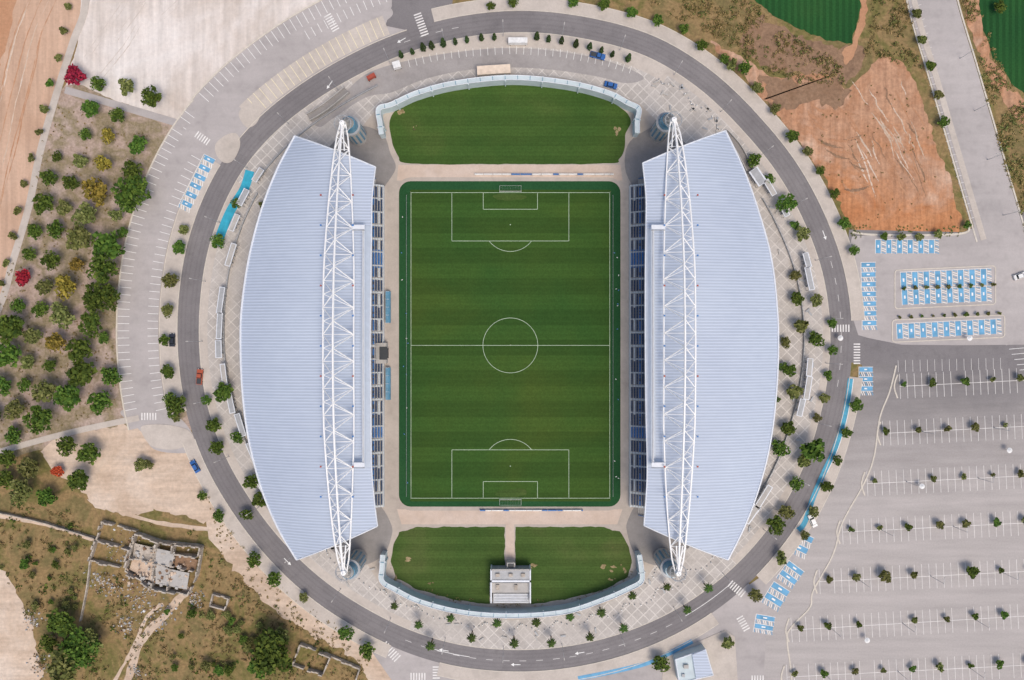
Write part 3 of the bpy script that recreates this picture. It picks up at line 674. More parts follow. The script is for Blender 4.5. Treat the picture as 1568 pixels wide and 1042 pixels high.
    while y<yt-.4:
        ph=(y-yb)%4.55
        if ph<.75: y+=.52; continue
        yp=521-y*S
        for k_ in range(12):
            xa=x0+sd*(.85*k_+.45); z=1.6+.48*k_
            blk=385<yp<412 or 650<yp<672
            mm=M['seatblue'] if (blk or (k_==3 and random.random()<.7)) else (M['seatwhite'] if k_==1 and (y-yb)%9.1>4.5 else M['navy'])
            g.box((xa-sd*.05,y,z+.32),(.40,.46,.08),mm); g.box((xa+sd*.17,y,z+.58),(.07,.46,.45),mm)
        y+=.52
    g.build('stadium_seats',ST)
    g=MB()
    yy=yb+.35
    while yy<yt:
        for k_ in range(10): g.box((x0+sd*(.85*k_+.42),yy,1.6+.48*k_+.06),(.8,.65,.12),M['seatwhite'])
        g.tube((x0,yy,2.4),(x0+sd*6,yy,6.0),.05,.05,M['white'],4); yy+=4.55
    g.tube((x0,yb,2.9),(x0,yt,2.9),.06,.06,M['white'],4)
    g.build('stand_aisles',ST)
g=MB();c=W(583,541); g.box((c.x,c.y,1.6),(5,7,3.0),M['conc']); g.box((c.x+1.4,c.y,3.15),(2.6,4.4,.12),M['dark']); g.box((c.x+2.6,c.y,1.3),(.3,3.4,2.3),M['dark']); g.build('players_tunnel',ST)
for x,y in ((575,288),(575,775),(978,288),(978,775)):
    g=MB(); c=W(x,y)
    for i in range(9):
        s=-1 if x<784 else 1; g.box((c.x+s*i*.45,c.y+(-1 if y>500 else 1)*1.6,.3+.25*i),(.45,2.6,.3+.5*i),M['conc'])
        g.box((c.x+s*i*.45,c.y+(-1 if y>500 else 1)*3.0,.9+.5*i),(.45,.08,1.0),M['seatblue'])
    g.build('stand_end_stairs',ST)
def curvewall(name,pts,h,th):
    g=MB(); p=cr(pts,False,8); w=[W(x,y,h) for x,y in p]; Lw=[];Rw=[]
    for i in range(len(w)):
        a=w[max(i-1,0)];b=w[min(i+1,len(w)-1)]; d=(b-a);d.z=0;d.normalize();n=Vector((-d.y,d.x,0))
        Lw.append(w[i]+n*th/2);Rw.append(w[i]-n*th/2)
    for i in range(len(w)-1):
        a,b,c,d=Lw[i],Lw[i+1],Rw[i+1],Rw[i]; dn=Vector((0,0,h-.15))
        g.face([a,d,c,b],M['wallw']); g.face([a,b,b-dn,a-dn],M['wallw']); g.face([c,d,d-dn,c-dn],M['wallw'])
    for i in (0,len(w)-1):
        a,d=Lw[i],Rw[i];dn=Vector((0,0,h-.15)); g.face([a,d,d-dn,a-dn],M['wallw'])
    d=pathlen([(q.x,q.y) for q in w]); s=2.5
    while s<d[-1]-2:
        i=max(j for j in range(len(d)-1) if d[j]<=s); t=(s-d[i])/(d[i+1]-d[i])
        a=Lw[i].lerp(Lw[i+1],t);b=Rw[i].lerp(Rw[i+1],t);c=(a+b)/2; dr=w[i+1]-w[i]; an=math.atan2(dr.y,dr.x)
        g.box((c.x,c.y,h+.10),(.16,th+.1,.2),M['tglass'],an)
        if int(s/4.2)%3==0: g.box((c.x,c.y,h/2),(.4,th+.9,h-.6),M['wallw'],an)
        s+=4.2
    for i in range(len(w)-1):
        for q,mm in ((Lw,M['rooftrim']),(Rw,M['rooftrim'])): g.tube(q[i]+Vector((0,0,.12)),q[i+1]+Vector((0,0,.12)),.13,.13,mm,5)
    return g.build(name)
curvewall('stadium_end_wall',[(584,206),(582,190),(580,167),(600,160),(640,142),(700,127),(785,119),(870,127),(930,142),(962,158),(978,167),(976,185),(976,204)],5.5,1.5)
curvewall('stadium_end_wall',[(586,850),(585,870),(585,890),(605,903),(645,922),(710,938),(785,943),(865,937),(925,918),(962,902),(982,890),(982,870),(979,850)],5.5,1.5)
g=MB(); 
def wb(x0,y0,x1,y1,z0,z1,mat):
    a=W(x0,y1,z1);b=W(x1,y0,z1); g.box(((a.x+b.x)/2,(a.y+b.y)/2,(z0+z1)/2),(b.x-a.x,b.y-a.y,z1-z0),mat)
wb(752,873,812,891,.2,5.2,M['grey']); wb(750,893,813,908,.2,4.2,M['conc']); wb(755,909,810,924,.2,3.0,M['grey'])
for x in (752,812): wb(x-1,872,x+1,924,.2,5.5,M['rooftrim'])
wb(751,889,813,892,5.0,5.5,M['rooftrim']); wb(752,872,812,874,5.0,5.5,M['conc'])
wb(776,862,789,873,.2,4.2,M['conc']); wb(778,864,787,870,4.2,4.4,M['dark'])
for x in (762,782,801): wb(x-3,879,x+3,884,5.2,5.8,M['concd'])
for i in range(6): wb(756,910+i*2.4,809,911+i*2.4,3.0,3.12,M['rooftrim'])
for x in (762,790): wb(x-2.5,896,x+2.5,904,4.2,4.7,M['concd'])
g.build('gatehouse_building')
mb=MB(); strip(mb,[(781,803),(781,872)],13,.228,M['pinkpath'],smooth=False,z0=.1); mb.build('lawn_path')
def container(x,y,l,wd,h,mat,rot,name):
    g=MB();c=W(x,y,h); g.box((c.x,c.y,h/2+.5),(l,wd,h-.5),mat,rot)
    n=int(l/1.0)
    for i in range(n):
        u=-l/2+(i+.5)*l/n; g.box((c.x+u*math.cos(rot),c.y+u*math.sin(rot),h+.27),(.14,wd*.98,.06),mat,rot)
    for u in (-l*.4,l*.4):
        for v in (-wd*.4,wd*.4): g.tube((c.x+u*math.cos(rot)-v*math.sin(rot),c.y+u*math.sin(rot)+v*math.cos(rot),.17),(c.x+u*math.cos(rot)-v*math.sin(rot),c.y+u*math.sin(rot)+v*math.cos(rot),.6),.2,.2,M['tyre'],8)
    g.build(name)
container(756,107,11.3,3.0,3.2,M['beige'],.06,'trailer_container'); container(793,62,6.5,1.8,2.6,M['carwhite'],0,'site_cabin'); container(607,99,2.6,2.2,2.5,M['carwhite'],.3,'ticket_kiosk')  # the long beige unit is a truck trailer container
container(568,117,3,1.2,2.2,M['rust'],.5,'red_skip_container')
patch('pavement',[(1025,1000),(1075,980),(1110,965),(1125,975),(1130,1050),(1120,1100),(1010,1100),(1015,1020)],.165,M['walk'],smooth=False,skirt=True)
g=MB(); zt=4.5
rf=[W(1034,1010,zt),W(1080,994,zt),W(1092,1034,zt),W(1040,1046,zt)]
bt=[Vector((p.x,p.y,.1)) for p in rf]
g.face(rf[::-1],M['wallw'])
for i in range(4): g.face([bt[i],bt[(i+1)%4],rf[(i+1)%4],rf[i]],M['wallw'])
r1=[W(1060,1003,5.3),W(1080,995,5.3),W(1091,1033,5.3),W(1066,1040,5.3)]
g.face(r1[::-1],M['roof'])
for i in range(4): g.face([Vector((r1[i].x,r1[i].y,4.4)),Vector((r1[(i+1)%4].x,r1[(i+1)%4].y,4.4)),r1[(i+1)%4],r1[i]],M['rooftrim'])
for i in range(4): g.tube(rf[i]+Vector((0,0,.15)),rf[(i+1)%4]+Vector((0,0,.15)),.2,.2,M['rooftrim'],5)
c=W(1050,1020,4.5); g.box((c.x,c.y,4.9),(1.6,1.2,.8),M['conc']); c=W(1046,1034,4.5); g.box((c.x,c.y,4.8),(1,1,.6),M['grey'])
g.build('service_building')
def pavilion(x,y,l,wd,rot,mat=None):
    g=MB();c=W(x,y,3);h=3.0; mat=mat or M['grey']; ca,sa=math.cos(rot),math.sin(rot)
    g.box((c.x,c.y,h),(l,wd,.25),M['rooftrim'],rot); g.box((c.x,c.y,h+.16),(l*.94,wd*.7,.07),mat,rot)
    k=max(2,int(l/2.5))
    for i in range(k+1):
        u=-l/2+.2+(l-.4)*i/k
        for v in (-wd/2+.15,wd/2-.15): 
            X,Y=c.x+u*ca-v*sa,c.y+u*sa+v*ca; g.tube((X,Y,.16),(X,Y,h-.12),.09,.09,M['grey'],5)
        if i<k: X,Y=c.x+(u+l/k/2)*ca,c.y+(u+l/k/2)*sa; g.box((X,Y,.7),(.3,wd*.7,1.1),M['grey'],rot)
    g.build('turnstile_pavilion')
for th,off,l,wd in ((172,-48,9,1.9),(177,-48,9,1.9),(181.5,-46,6,2.2),(187,-50,9,1.8),(192,-52,8,2),(197,-56,8,2),(203,-56,7,2),(163,-52,8,2),(157,-42,6,2),(152,-38,6,2.2),(211,-44,7,3),(147,-40,5,2),
                    (12,-38,8,2),(15.5,-34,5,2),(-5,-46,6,2),(-9,-44,8,2),(-13,-48,6,2),(-32,-50,9,2),(-36,-50,7,2.5),(31,-38,6,2),(34,-44,6,3.5),(26,-36,5,2)):
    x,y=rp(th,off); pavilion(x,y,l,wd,math.radians(th+90),random.choice([M['grey'],M['grey'],M['conc']]))
g=MB()
for a,b,o in ((150,208,-56),(-40,30,-58),(118,148,-46)):
    P=[W(*q) for q in rarc(a,b,o,1.0)]
    for i in range(len(P)-1):
        A=P[i]+Vector((0,0,.16));B=P[i+1]+Vector((0,0,.16)); d=B-A
        g.box(((A.x+B.x)/2,(A.y+B.y)/2,.6),(d.length,.25,.9),M['grey'],math.atan2(d.y,d.x)); g.tube(A,A+Vector((0,0,2.2)),.05,.05,M['grey'],4)
        g.tube(A+Vector((0,0,2.1)),B+Vector((0,0,2.1)),.04,.04,M['grey'],4)
g.build('perimeter_fence')
for pts in ([(474,182),(500,166),(532,140)],[(1108,205),(1128,228),(1146,262)]):
    g=MB(); strip(g,pts,9,1.2,M['bowld'],z0=.1); strip(g,pts,1.2,2.0,M['conc'],z0=.1,off=5.2); strip(g,pts,1.2,2.0,M['conc'],z0=.1,off=-5.2); g.build('access_ramp')
# ------------------------------------------------------------------ ruin
def ruinwall(g,a,b,h,th=.45):
    A=W(*a);B=W(*b);d=B-A;n=max(1,int(d.length/1.3))
    for i in range(n):
        if random.random()<.1: continue
        p=A.lerp(B,(i+.5)/n); hh=h*random.uniform(.45,1.05); g.box((p.x,p.y,hh/2-.01),(d.length/n+.02,th+random.uniform(-.08,.08),hh),M['concd'],math.atan2(d.y,d.x))
g=MB(); q=[(160,797),(212,812),(193,868),(141,856)]
for i in range(4): ruinwall(g,q[i],q[(i+1)%4],3.2)
ruinwall(g,(150,825),(203,840),3)
qq=[(212,815),(250,828),(312,835),(305,878),(292,908),(238,898),(196,872)]
for i in range(7): ruinwall(g,qq[i],qq[(i+1)%7],4)
for poly_,z_,m_ in (([(206,832),(240,840),(238,862),(203,856)],1.6,M['concd']),([(240,840),(268,846),(262,870),(238,862)],2.4,M['conc']),([(203,856),(238,862),(236,893),(198,872)],1.2,M['sand2']),([(238,864),(262,872),(290,878),(286,903),(238,894)],2.0,M['conc']),([(270,848),(303,858),(298,876),(266,868)],.9,M['brownslope'])):
    fl=[W(x,y,z_) for x,y in poly_]; g.face(fl[::-1],m_)
ruinwall(g,(245,830),(238,895),4.2);ruinwall(g,(270,832),(262,900),3.6);ruinwall(g,(205,852),(300,872),3.8);ruinwall(g,(252,845),(306,850),4)
for i in range(110):
    x=random.uniform(200,300);y=random.uniform(835,905); c=W(x,y); s=random.uniform(.3,1.2); g.box((c.x,c.y,1.8+s*.2),(s,s*random.uniform(.4,1),s*.5),random.choice([M['concd'],M['conc'],M['sand2'],M['brownslope']]),random.random()*3)
g.build('ruined_building')
g=MB(); q=[(462,984),(508,1003),(496,1030),(450,1016)]
for i in range(4): ruinwall(g,q[i],q[(i+1)%4],3)
ruinwall(g,(508,1003),(552,1022),2.4);ruinwall(g,(552,1022),(545,1042),2.4); g.build('ruined_shed')
g=MB(); q=[(328,908),(352,915),(346,932),(324,925)]
for i in range(4): ruinwall(g,q[i],q[(i+1)%4],2)
g.build('ruined_hut')
g=MB()
for i in range(650):
    cx,cy,s=random.choice([(212,925,24),(195,960,18),(170,900,22),(230,905,15),(250,940,24),(150,890,16),(210,1030,10),(60,1020,18),(50,950,14),(300,915,14),(190,850,40)])
    c=W(random.gauss(cx,s*.5),random.gauss(cy,s*.5)); s=random.uniform(.2,.9)
    g.box((c.x,c.y,s*.2),(s,s*random.uniform(.4,1),s*.6),random.choice([M['concd'],M['conc'],M['grey'],M['brownslope'],M['carwhite'] if random.random()<.25 else M['concd']]),random.random()*3,random.uniform(.4,.9))
g.build('rubble_pile')
g=MB()
strip(g,[(0,784),(70,800),(148,824)],1.5,1.6,M['concd'],z0=-.02); strip(g,[(140,858),(135,900),(125,950)],1.5,1.2,M['concd'],z0=-.02); g.build('stone_boundary_wall')
# ------------------------------------------------------------------ vegetation
def leafquads(cent,size):
    n=len(cent); a=rng.normal(size=(n,3)); a[:,2]*=.6; a/=np.linalg.norm(a,axis=1)[:,None]
    b=rng.normal(size=(n,3)); b[:,2]*=.6; b-= (a*b).sum(1)[:,None]*a; b/=np.linalg.norm(b,axis=1)[:,None]
    s=(size*rng.uniform(.6,1.4,n))[:,None]; a=a*s; b=b*s*.7
    return np.stack([cent-a-b*.4,cent-b,cent+a-b*.2,cent+a*.3+b],1).reshape(-1,3)
def treemesh(name,leaf,nl=480,size=.16,flat=.75,h=1.25,nb=9,spread=.66):
    g=MB(); ht=h
    for i in range(4): 
        z0=ht*.75*i/4;z1=ht*.75*(i+1)/4; g.tube((.02*i,0,z0),(.02*(i+1),0,z1),.10*(1-.14*i),.10*(1-.14*(i+1)),M['bark'],7)
    cs=[]
    for i in range(nb):
        a=2.4*i+random.random()*.6; r=spread*math.sqrt((i+.3)/nb)*random.uniform(.85,1.1)
        c=np.array([r*math.cos(a),r*math.sin(a),ht+flat*random.uniform(-.35,.4)*(1.1-r)+.1]); cs.append((c,random.uniform(.26,.46)))
        g.tube((.06,0,ht*.6),tuple(c),.045,.012,M['bark'],5)
    per=nl//nb; k=g.mi(leaf)
    for c,rr in cs:
        d=rng.normal(size=(per,3)); d/=np.linalg.norm(d,axis=1)[:,None]; rad=rr*rng.uniform(.35,1.15,per)**.5
        p=c+d*rad[:,None]*np.array([1,1,flat]); v=leafquads(p,size)
        base=len(g.v); g.v+= [tuple(q) for q in v]
        for i in range(per): g.f.append((base+4*i,base+4*i+1,base+4*i+2,base+4*i+3)); g.m.append(k)
    return g.mesh(name)
TM={}
for key,leaf in (('g',L['g']),('o',L['o']),('y',L['y']),('r',L['r'])):
    TM[key]=[treemesh('tree_'+key,leaf,nb=random.choice((7,9,11)),size=random.uniform(.12,.16),flat=random.uniform(.6,.85)) for _ in range(5 if key!='r' else 2)]
TM['b']=[treemesh('bush_b',L['o'],nl=200,size=.22,nb=5,h=1.3) for _ in range(3)]+[treemesh('bush_b',L['g'],nl=190,size=.22,nb=5,h=1.3) for _ in range(2)]
TM['big']=[treemesh('tree_big',L['g'],nl=1200,size=.10,nb=16,h=1.0,spread=.75) for _ in range(3)]
NAMES={'g':'broadleaf_tree','o':'olive_tree','y':'acacia_tree','r':'flame_tree','b':'young_tree','big':'broadleaf_tree'}
def tree(x,y,r,k='g',zg=0):
    rm=r/S; me=random.choice(TM[k]); o=bpy.data.objects.new(NAMES[k],me); COL.objects.link(o)
    p=W(x,y,rm*1.2); o.location=(p.x,p.y,zg); o.rotation_euler=(0,0,random.uniform(0,6.28)); sc=rm*random.uniform(.96,1.1)
    o.scale=(sc*random.uniform(.88,1.12),sc,sc*random.uniform(.75,.95)); return o
orch=[(113,115,18,'r'),(36,425,13,'r'),(232,148,19,'g'),(193,133,15,'o'),(150,128,13,'g'),(139,168,14,'g'),(180,177,14,'g'),(131,206,11,'g'),(165,207,13,'y'),(209,221,15,'g'),(87,240,9,'g'),(121,246,13,'o'),(158,250,15,'y'),(73,272,15,'g'),(107,280,12,'g'),(145,290,24,'y'),(193,295,28,'big'),(200,262,18,'g'),(66,313,17,'g'),(98,318,14,'o'),(130,328,19,'o'),(53,354,12,'g'),(86,352,13,'g'),(120,365,22,'o'),(165,378,25,'g'),(44,390,12,'g'),(78,400,16,'g'),(115,405,14,'y'),(160,412,24,'g'),(69,440,14,'o'),(102,438,18,'y'),(147,455,28,'big'),(27,468,13,'g'),(60,475,14,'g'),(92,485,22,'o'),(137,497,20,'g'),(15,505,24,'g'),(50,515,14,'o'),(84,524,18,'y'),(158,518,11,'g'),(120,538,20,'g'),(8,545,22,'g'),(42,555,14,'o'),(75,560,12,'g'),(122,570,22,'g'),(168,577,17,'g'),(36,590,13,'g'),(68,600,20,'o'),(105,610,20,'g'),(153,617,19,'g'),(22,628,15,'o'),(60,642,24,'g'),(100,683,18,'g'),(135,695,17,'g'),(18,668,15,'g'),(45,716,17,'o'),(10,702,14,'g'),(123,736,16,'g'),(32,752,20,'o'),(72,762,15,'g'),(88,722,10,'r'),(5,735,16,'g'),(178,330,12,'o'),(188,356,10,'g'),(0,590,16,'g'),(-15,640,18,'g'),(-20,480,16,'g')]
for t in orch: tree(*t)
for t in [(90,958,24,'g'),(115,1000,30,'big'),(95,1020,26,'o'),(140,985,20,'o'),(415,1000,30,'big'),(400,1022,24,'g'),(75,985,16,'g'),(430,975,14,'o'),(1012,1018,15,'g'),(215,712,11,'o'),(228,712,9,'o')]: tree(*t)
for i in range(40):
    x,y=(random.uniform(240,400),random.uniform(930,1035)) if i<22 else (random.uniform(20,130),random.uniform(830,930)); tree(x,y,random.uniform(4,9),random.choice('gob'))
for x,y in ((98,48),(88,88),(76,128),(68,168),(60,203),(48,242),(36,282),(26,322),(18,362),(8,402),(2,435),(104,10)): tree(x,y,random.uniform(6,8),'b')
plz=[(1205,310,18),(1230,358,14),(1217,345,8),(1218,422,9),(1222,457,11),(1250,460,12),(1228,500,13),(1250,520,12),(1275,537,9),(1203,525,9),(1210,567,11),(1215,600,12),(1190,612,6),(1207,655,12),(1195,687,14),(1242,688,20),(1220,742,12),(1262,745,9),(1205,785,12),(1187,805,16),(1155,245,12),(1178,275,9),(1252,640,9),(1262,610,8),(1268,575,8),(1273,495,8),(1200,562,9),(1232,705,13),
(262,430,13),(256,475,12),(252,522,9),(255,570,12),(268,622,17),(262,612,12),(275,380,11),(281,352,9),(270,640,8),(341,600,15),(315,613,10),(328,650,11),(333,685,12),(363,670,11),(385,738,14),(395,765,10),(378,788,9),(404,315,8),(362,312,9),(334,370,13),(405,770,9),
(390,857,13),(420,887,13),(465,915,8),(530,970,14),(562,997,12),(335,790,10),(310,760,8),(1312,620,11),(1297,663,9),(1283,705,10),(1267,745,9),(1245,783,9),(1232,820,9),(1197,855,11),(1157,912,11),(1115,985,11),
(752,10,8),(785,4,9),(878,3,9),(925,8,10),(967,20,9),(1008,32,9),(1047,45,9),(1075,70,9),(1122,100,11),(1140,105,12),(1160,135,10),(1187,167,10),(1213,210,10),(1237,232,9),(1256,262,8),(1278,297,10),(1292,342,10),(1308,384,9),(1110,90,9)]
for x,y,r in plz: tree(x,y,r,random.choice('gggbo'),.1)
for x,y in ((1404,20),(1412,60),(1425,100),(1437,145),(1446,186),(1532,10)): tree(x,y,random.uniform(8,12),random.choice('gb'))
for y,x0,x1,sl in rows:
    x=x0+ (8 if y<700 else 14)
    while x<1600:
        if random.random()>.06: tree(x+random.uniform(-3,3),y+sl*(x-x0)-3,random.choice((5,6,6.5,7,7.5,11 if y==891 else 7)),'b')
        x+=44.5
for x,y in ((1355,362),(1380,364),(1408,363),(1437,358),(1480,345)): tree(x,y,7,'b')
for i in range(9): tree(1385+i*17,442-i*.7,random.uniform(3,4.5),'b')
for i in range(10): tree(1378+i*17,486-i*.7,random.uniform(2.5,4.5),'b')
def cyp():
    g=MB(); g.tube((0,0,0),(0,0,1.2),.12,.08,M['bark'],6); n=220; z=rng.uniform(.0,1,n); rr=.62*(1-z)**.6*np.clip(z*6,.4,1); a=rng.uniform(0,6.28,n)
    p=np.stack([rr*np.cos(a),rr*np.sin(a),.3+z*4.2],1); v=leafquads(p,.22); k=g.mi(L['c']); b=len(g.v); g.v+=[tuple(q) for q in v]
    for i in range(n): g.f.append(tuple(b+4*i+j for j in range(4))); g.m.append(k)
    return g.mesh('cypress')
CY_=[cyp() for _ in range(3)]
for x,y in ((614,84),(631,79),(648,74),(661,71),(679,67),(697,64),(715,61),(737,58),(757,57),(822,57),(840,60),(860,63),(882,68),(903,72),(921,77),(938,83),(962,90)):
    o=bpy.data.objects.new('cypress_tree',random.choice(CY_)); COL.objects.link(o); p=W(x,y,2.5); o.location=(p.x,p.y,.1); s=random.uniform(.9,1.25); o.scale=(s*1.3,s*1.3,s*1.2); o.rotation_euler=(0,0,random.random()*6)
def palm():
    g=MB(); hh=6.5
    for i in range(6): g.tube((.05*i,0,hh*i/6),(.05*(i+1),0,hh*(i+1)/6),.26-.02*i,.24-.02*i,M['bark'],8)
    for i in range(18):
        a=i*2.4; el=.9-.09*i%1.1; L_=2.1; pr=None
        for k in range(7):
            t=k/6; r=L_*t; z=hh+.9*math.sin(el)*t*1.4-1.7*t*t
            c=Vector((.3+r*math.cos(a),r*math.sin(a),z)); w_=.28*math.sin(math.pi*min(1,t*.9+.12))
            n=Vector((-math.sin(a),math.cos(a),0))
            cur=(c-n*w_-Vector((0,0,.12)),c,c+n*w_-Vector((0,0,.12)))
            if pr: g.face([pr[0],pr[1],cur[1],cur[0]],L['c']); g.face([pr[1],pr[2],cur[2],cur[1]],L['g'])
            pr=cur
    return g.mesh('palm')
PM=palm()
for x,y in ((602,930),(690,948),(762,955),(820,955),(872,947),(922,940),(970,914),(1022,902),(1085,903),(1053,937),(660,990),(722,977),(787,985),(845,985),(905,978),(955,965),(640,960)):
    o=bpy.data.objects.new('palm_tree',PM);COL.objects.link(o); p=W(x,y,6); o.location=(p.x,p.y,.15); s=random.uniform(.75,1.0); o.scale=(s,s,s); o.rotation_euler=(0,0,random.random()*6)
def inpoly(x,y,P):
    c=False;j=len(P)-1
    for i in range(len(P)):
        if (P[i][1]>y)!=(P[j][1]>y) and x<(P[j][0]-P[i][0])*(y-P[i][1])/(P[j][1]-P[i][1])+P[i][0]: c=not c
        j=i
    return c
def scrub(name,P,n,leaf,rm=(.3,1.1),excl=()):
    xs=[p[0] for p in P];ys=[p[1] for p in P]; V=[];cnt=0;tries=0
    while cnt<n and tries<n*20:
        tries+=1; x=random.uniform(min(xs),max(xs));y=random.uniform(min(ys),max(ys))
        if not inpoly(x,y,P) or any(math.hypot(x-a,y-b)<r for a,b,r in excl): continue
        if noise.noise(Vector((x*.025,y*.025,3)))<random.uniform(-.35,.35): continue
        r=random.uniform(*rm)*random.uniform(.6,1.2); c=W(x,y); k=14
        d=rng.normal(size=(k,3)); d/=np.linalg.norm(d,axis=1)[:,None]; d[:,2]=abs(d[:,2])
        V.append(leafquads(np.array([c.x,c.y,0])+d*r*rng.uniform(.4,1,k)[:,None],.28*max(.6,r))); cnt+=1
    V=np.concatenate(V); me=bpy.data.meshes.new(name); nf=len(V)//4
    me.from_pydata([tuple(v) for v in V],[],[(4*i,4*i+1,4*i+2,4*i+3) for i in range(nf)]); me.materials.append(leaf); o=bpy.data.objects.new(name,me);COL.objects.link(o)
ex=[(180,832,45),(250,865,62),(225,920,20)]
SW=[(-20,770),(150,790),(200,795),(320,815),(370,890),(450,940),(560,1030),(570,1060),(60,1060),(50,960),(0,870)]
scrub('scrub_vegetation',SW,950,L['s'],(.3,1.0),ex); scrub('green_scrub_vegetation',SW,200,L['o'],(.5,1.5),ex); scrub('green_scrub_vegetation',SW,60,L['g'],(.6,1.6),ex)
NE=[(800,-10),(1150,-10),(1185,45),(1270,85),(1295,110),(1330,70),(1335,-10),(1385,-10),(1410,110),(1340,85),(1290,132),(1190,120),(1100,60),(990,5),(900,-15)]
scrub('scrub_vegetation',NE,650,L['s'],(.3,1.2)); scrub('green_scrub_vegetation',NE,160,L['o'],(.5,1.5))
EV=[(1470,-10),(1495,0),(1545,130),(1580,170),(1580,400),(1540,260),(1505,130)]
scrub('scrub_vegetation',EV,380,L['s'],(.3,1.2)); scrub('green_scrub_vegetation',EV,160,L['o'],(.4,1.3))
scrub('orchard_undergrowth',[(60,230),(90,160),(200,180),(250,230),(200,330),(175,480),(180,630),(0,680),(-10,500)],450,L['s'],(.2,.7)); scrub('roadside_weeds',[(1290,345),(1470,345),(1472,362),(1310,366)],90,L['o'],(.2,.6))
scrub('lawn_edge_weeds',[(595,860),(605,890),(700,925),(750,930),(813,930),(900,915),(970,885),(965,860),(950,895),(860,920),(700,915),(620,890)],120,L['s'],(.2,.6))
scrub('sand_weeds',[(1200,160),(1400,110),(1460,340),(1320,355)],60,L['s'],(.2,.6)); scrub('embankment_weeds',[(318,755),(345,800),(395,865),(450,912),(520,955),(580,985),(560,1030),(500,985),(420,935),(365,880),(330,835)],150,L['s'],(.2,.8))
# ------------------------------------------------------------------ vehicles
def car(x,y,head,mat,kind='car'):
    g=MB(); Ls,Ws=(4.5,1.85) if kind=='car' else (5.3,2.0)
    prof=[(-.5,.35),(-.5,.85),(-.44,.98),(.2,1.02),(.46,.85),(.5,.6),(.5,.35)]
    n=len(prof)
    for s in (-1,1): 
        pts=[(a*Ls,s*Ws/2*(.94 if z>.9 else 1),z) for a,z in prof]; g.face(pts if s<0 else pts[::-1],mat)
    for i in range(n):
        a,b=prof[i],prof[(i+1)%n]; fa=.94 if a[1]>.9 else 1;fb=.94 if b[1]>.9 else 1
        g.face([(a[0]*Ls,-Ws/2*fa,a[1]),(a[0]*Ls,Ws/2*fa,a[1]),(b[0]*Ls,Ws/2*fb,b[1]),(b[0]*Ls,-Ws/2*fb,b[1])],mat)
    if kind=='car': g.box((-.2,0,1.22),(2.5,Ws*.86,.44),M['glass'],0,.8); g.box((-.25,0,1.455),(1.7,Ws*.68,.05),mat)
    else: g.box((.35,0,1.25),(1.7,Ws*.86,.5),M['glass'],0,.8); g.box((.35,0,1.52),(1.2,Ws*.68,.05),mat); g.box((-1.55,0,1.03),(1.9,Ws*.78,.08),M['dark'])
    for a in (-.31,.31):
        for s in (-1,1): g.tube((a*Ls,s*(Ws/2-.22),.33),(a*Ls,s*(Ws/2+.01),.33),.33,.33,M['tyre'],14)
    for s in (-1,1): g.box((.49*Ls,s*.6,.7),(.12,.35,.16),M['white']); g.box((-.5*Ls,s*.65,.75),(.06,.3,.16),M['rust']); g.box((.18*Ls,s*(Ws/2+.08),1.02),(.12,.18,.12),mat)
    o=g.build('parked_car' if kind=='car' else 'pickup_truck'); p=W(x,y); o.location=(p.x,p.y,.06 if x<400 or x>1140 else .18); o.rotation_euler=(0,0,math.radians(head))
car(265,521,90,M['cardark']); car(307,577,85,M['carred'],'pickup'); car(935,132,-15,M['carblue']); car(915,87,-15,M['carblue'],'pickup'); car(300,714,120,M['carblue']); car(1243,797,115,M['carwhite']); car(1560,423,20,M['carwhite'])
for x,y in ((1287,518),(1485,518),(1412,745),(1546,690),(1328,981)):
    g=MB();c=W(x,y,2.4)
    g.tube((c.x,c.y,.03),(c.x,c.y,2.8),.05,.05,M['grey'],5)
    n=12
    for i in range(n):
        a0=2*math.pi*i/n;a1=2*math.pi*(i+1)/n; g.face([(c.x,c.y,2.9),(c.x+.95*math.cos(a0),c.y+.95*math.sin(a0),2.4),(c.x+.95*math.cos(a1),c.y+.95*math.sin(a1),2.4)],M['carwhite'])
    g.build('shade_umbrella')
g=MB(); g.tube((0,0,0),(0,0,.5),.16,.14,M['grey'],8); g.tube((0,0,.5),(0,0,8),.09,.06,M['grey'],7); g.tube((0,0,7.9),(1.5,0,8.3),.05,.04,M['grey'],5); g.box((1.8,0,8.3),(.9,.32,.12),M['conc'],0,.8)
LM=g.mesh('lamp')
def lamp(x,y,rot):
    o=bpy.data.objects.new('street_lamp',LM);COL.objects.link(o);p=W(x,y);o.location=(p.x,p.y,.1);o.rotation_euler=(0,0,rot)
for th in range(0,360,11):
    x,y=rp(th+4,-22); lamp(x,y,math.radians(th+4))
for y,x0,x1,sl in rows[1:]:
    for x in range(x0+60,1568,110): lamp(x,y+sl*(x-x0),1.57)
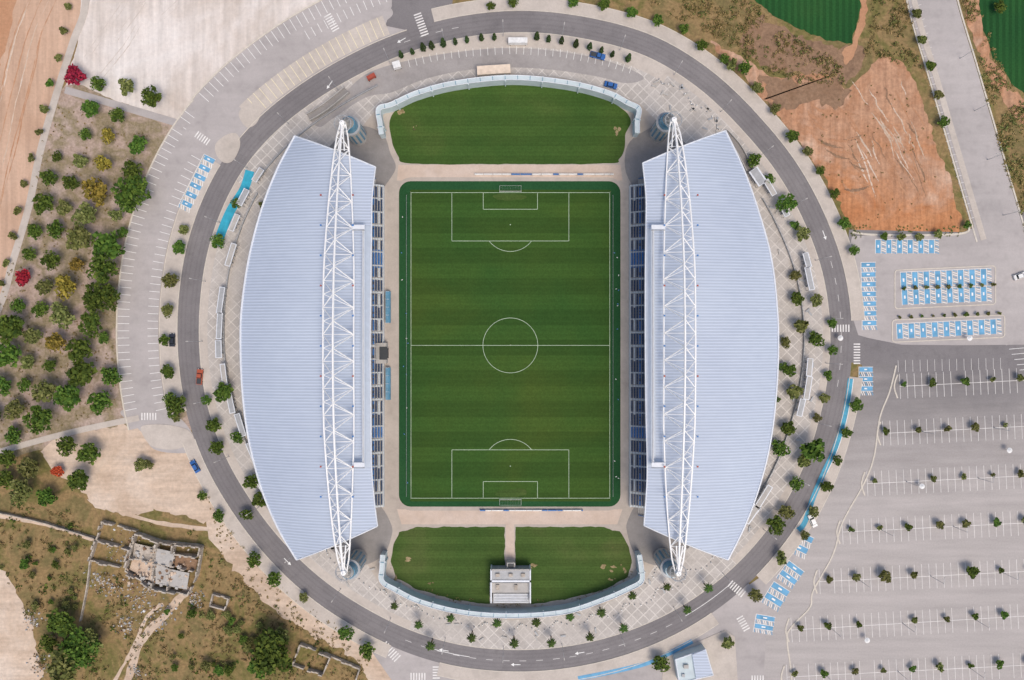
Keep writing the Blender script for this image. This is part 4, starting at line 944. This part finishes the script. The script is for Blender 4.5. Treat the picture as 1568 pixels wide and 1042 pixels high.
for x,y in ((1470,90),(1492,170),(1512,245),(1536,330)): lamp(x,y,math.pi)
g=MB()
for th0,th1,o0 in ((225,320,-52),(40,62,-40),(290,318,-80)):
    for i,(x,y,tx,ty) in enumerate(along(rarc(th0,th1,o0),6)):
        x+=6*math.sin(i*.7); y+=5*math.sin(i*.7+1); c=W(x,y); g.tube((c.x,c.y,.16),(c.x,c.y,.8),.2,.18,M['grey'] if i%3 else M['white'],8)
g.build('bollards')
g=MB()
for i in range(70):
    th=random.choice([random.uniform(-40,30),random.uniform(225,310),random.uniform(40,65)]); x,y=rp(th,random.uniform(-75,-30)); c=W(x,y)
    a=random.random()*3; g.box((c.x,c.y,.5),(1.8,.6,.08),M['conc'] if i%2 else M['grey'],a)
    for u in (-.6,.6): g.box((c.x+u*math.cos(a),c.y+u*math.sin(a),.31),(.15,.4,.3),M['conc'],a)
g.build('park_benches')
# ------------------------------------------------------------------ camera, light
cam=bpy.data.cameras.new('camera'); co=bpy.data.objects.new('camera',cam); COL.objects.link(co); co.location=(0,0,H)
cam.sensor_width=36; cam.lens=36*H/(1568/S); cam.clip_start=1; cam.clip_end=8000; scene.camera=co
el,az=64,150
wd=bpy.data.worlds.new('World'); scene.world=wd; wd.use_nodes=True; nt=wd.node_tree
sky=nt.nodes.new('ShaderNodeTexSky'); sky.sky_type='NISHITA'; sky.sun_disc=False; sky.sun_elevation=math.radians(el); sky.sun_rotation=math.radians(az); sky.dust_density=4.0
nt.links.new(sky.outputs[0],nt.nodes['Background'].inputs[0]); nt.nodes['Background'].inputs[1].default_value=.15
sl=bpy.data.lights.new('sun','SUN'); sl.energy=1.5; sl.angle=math.radians(26); sl.color=(1,.90,.78); so=bpy.data.objects.new('sun',sl); COL.objects.link(so)
d=Vector((math.sin(math.radians(az))*math.cos(math.radians(el)),math.cos(math.radians(az))*math.cos(math.radians(el)),math.sin(math.radians(el))))
so.rotation_euler=d.to_track_quat('Z','Y').to_euler()
scene.view_settings.view_transform='Standard'; scene.view_settings.look='None'; scene.view_settings.exposure=0
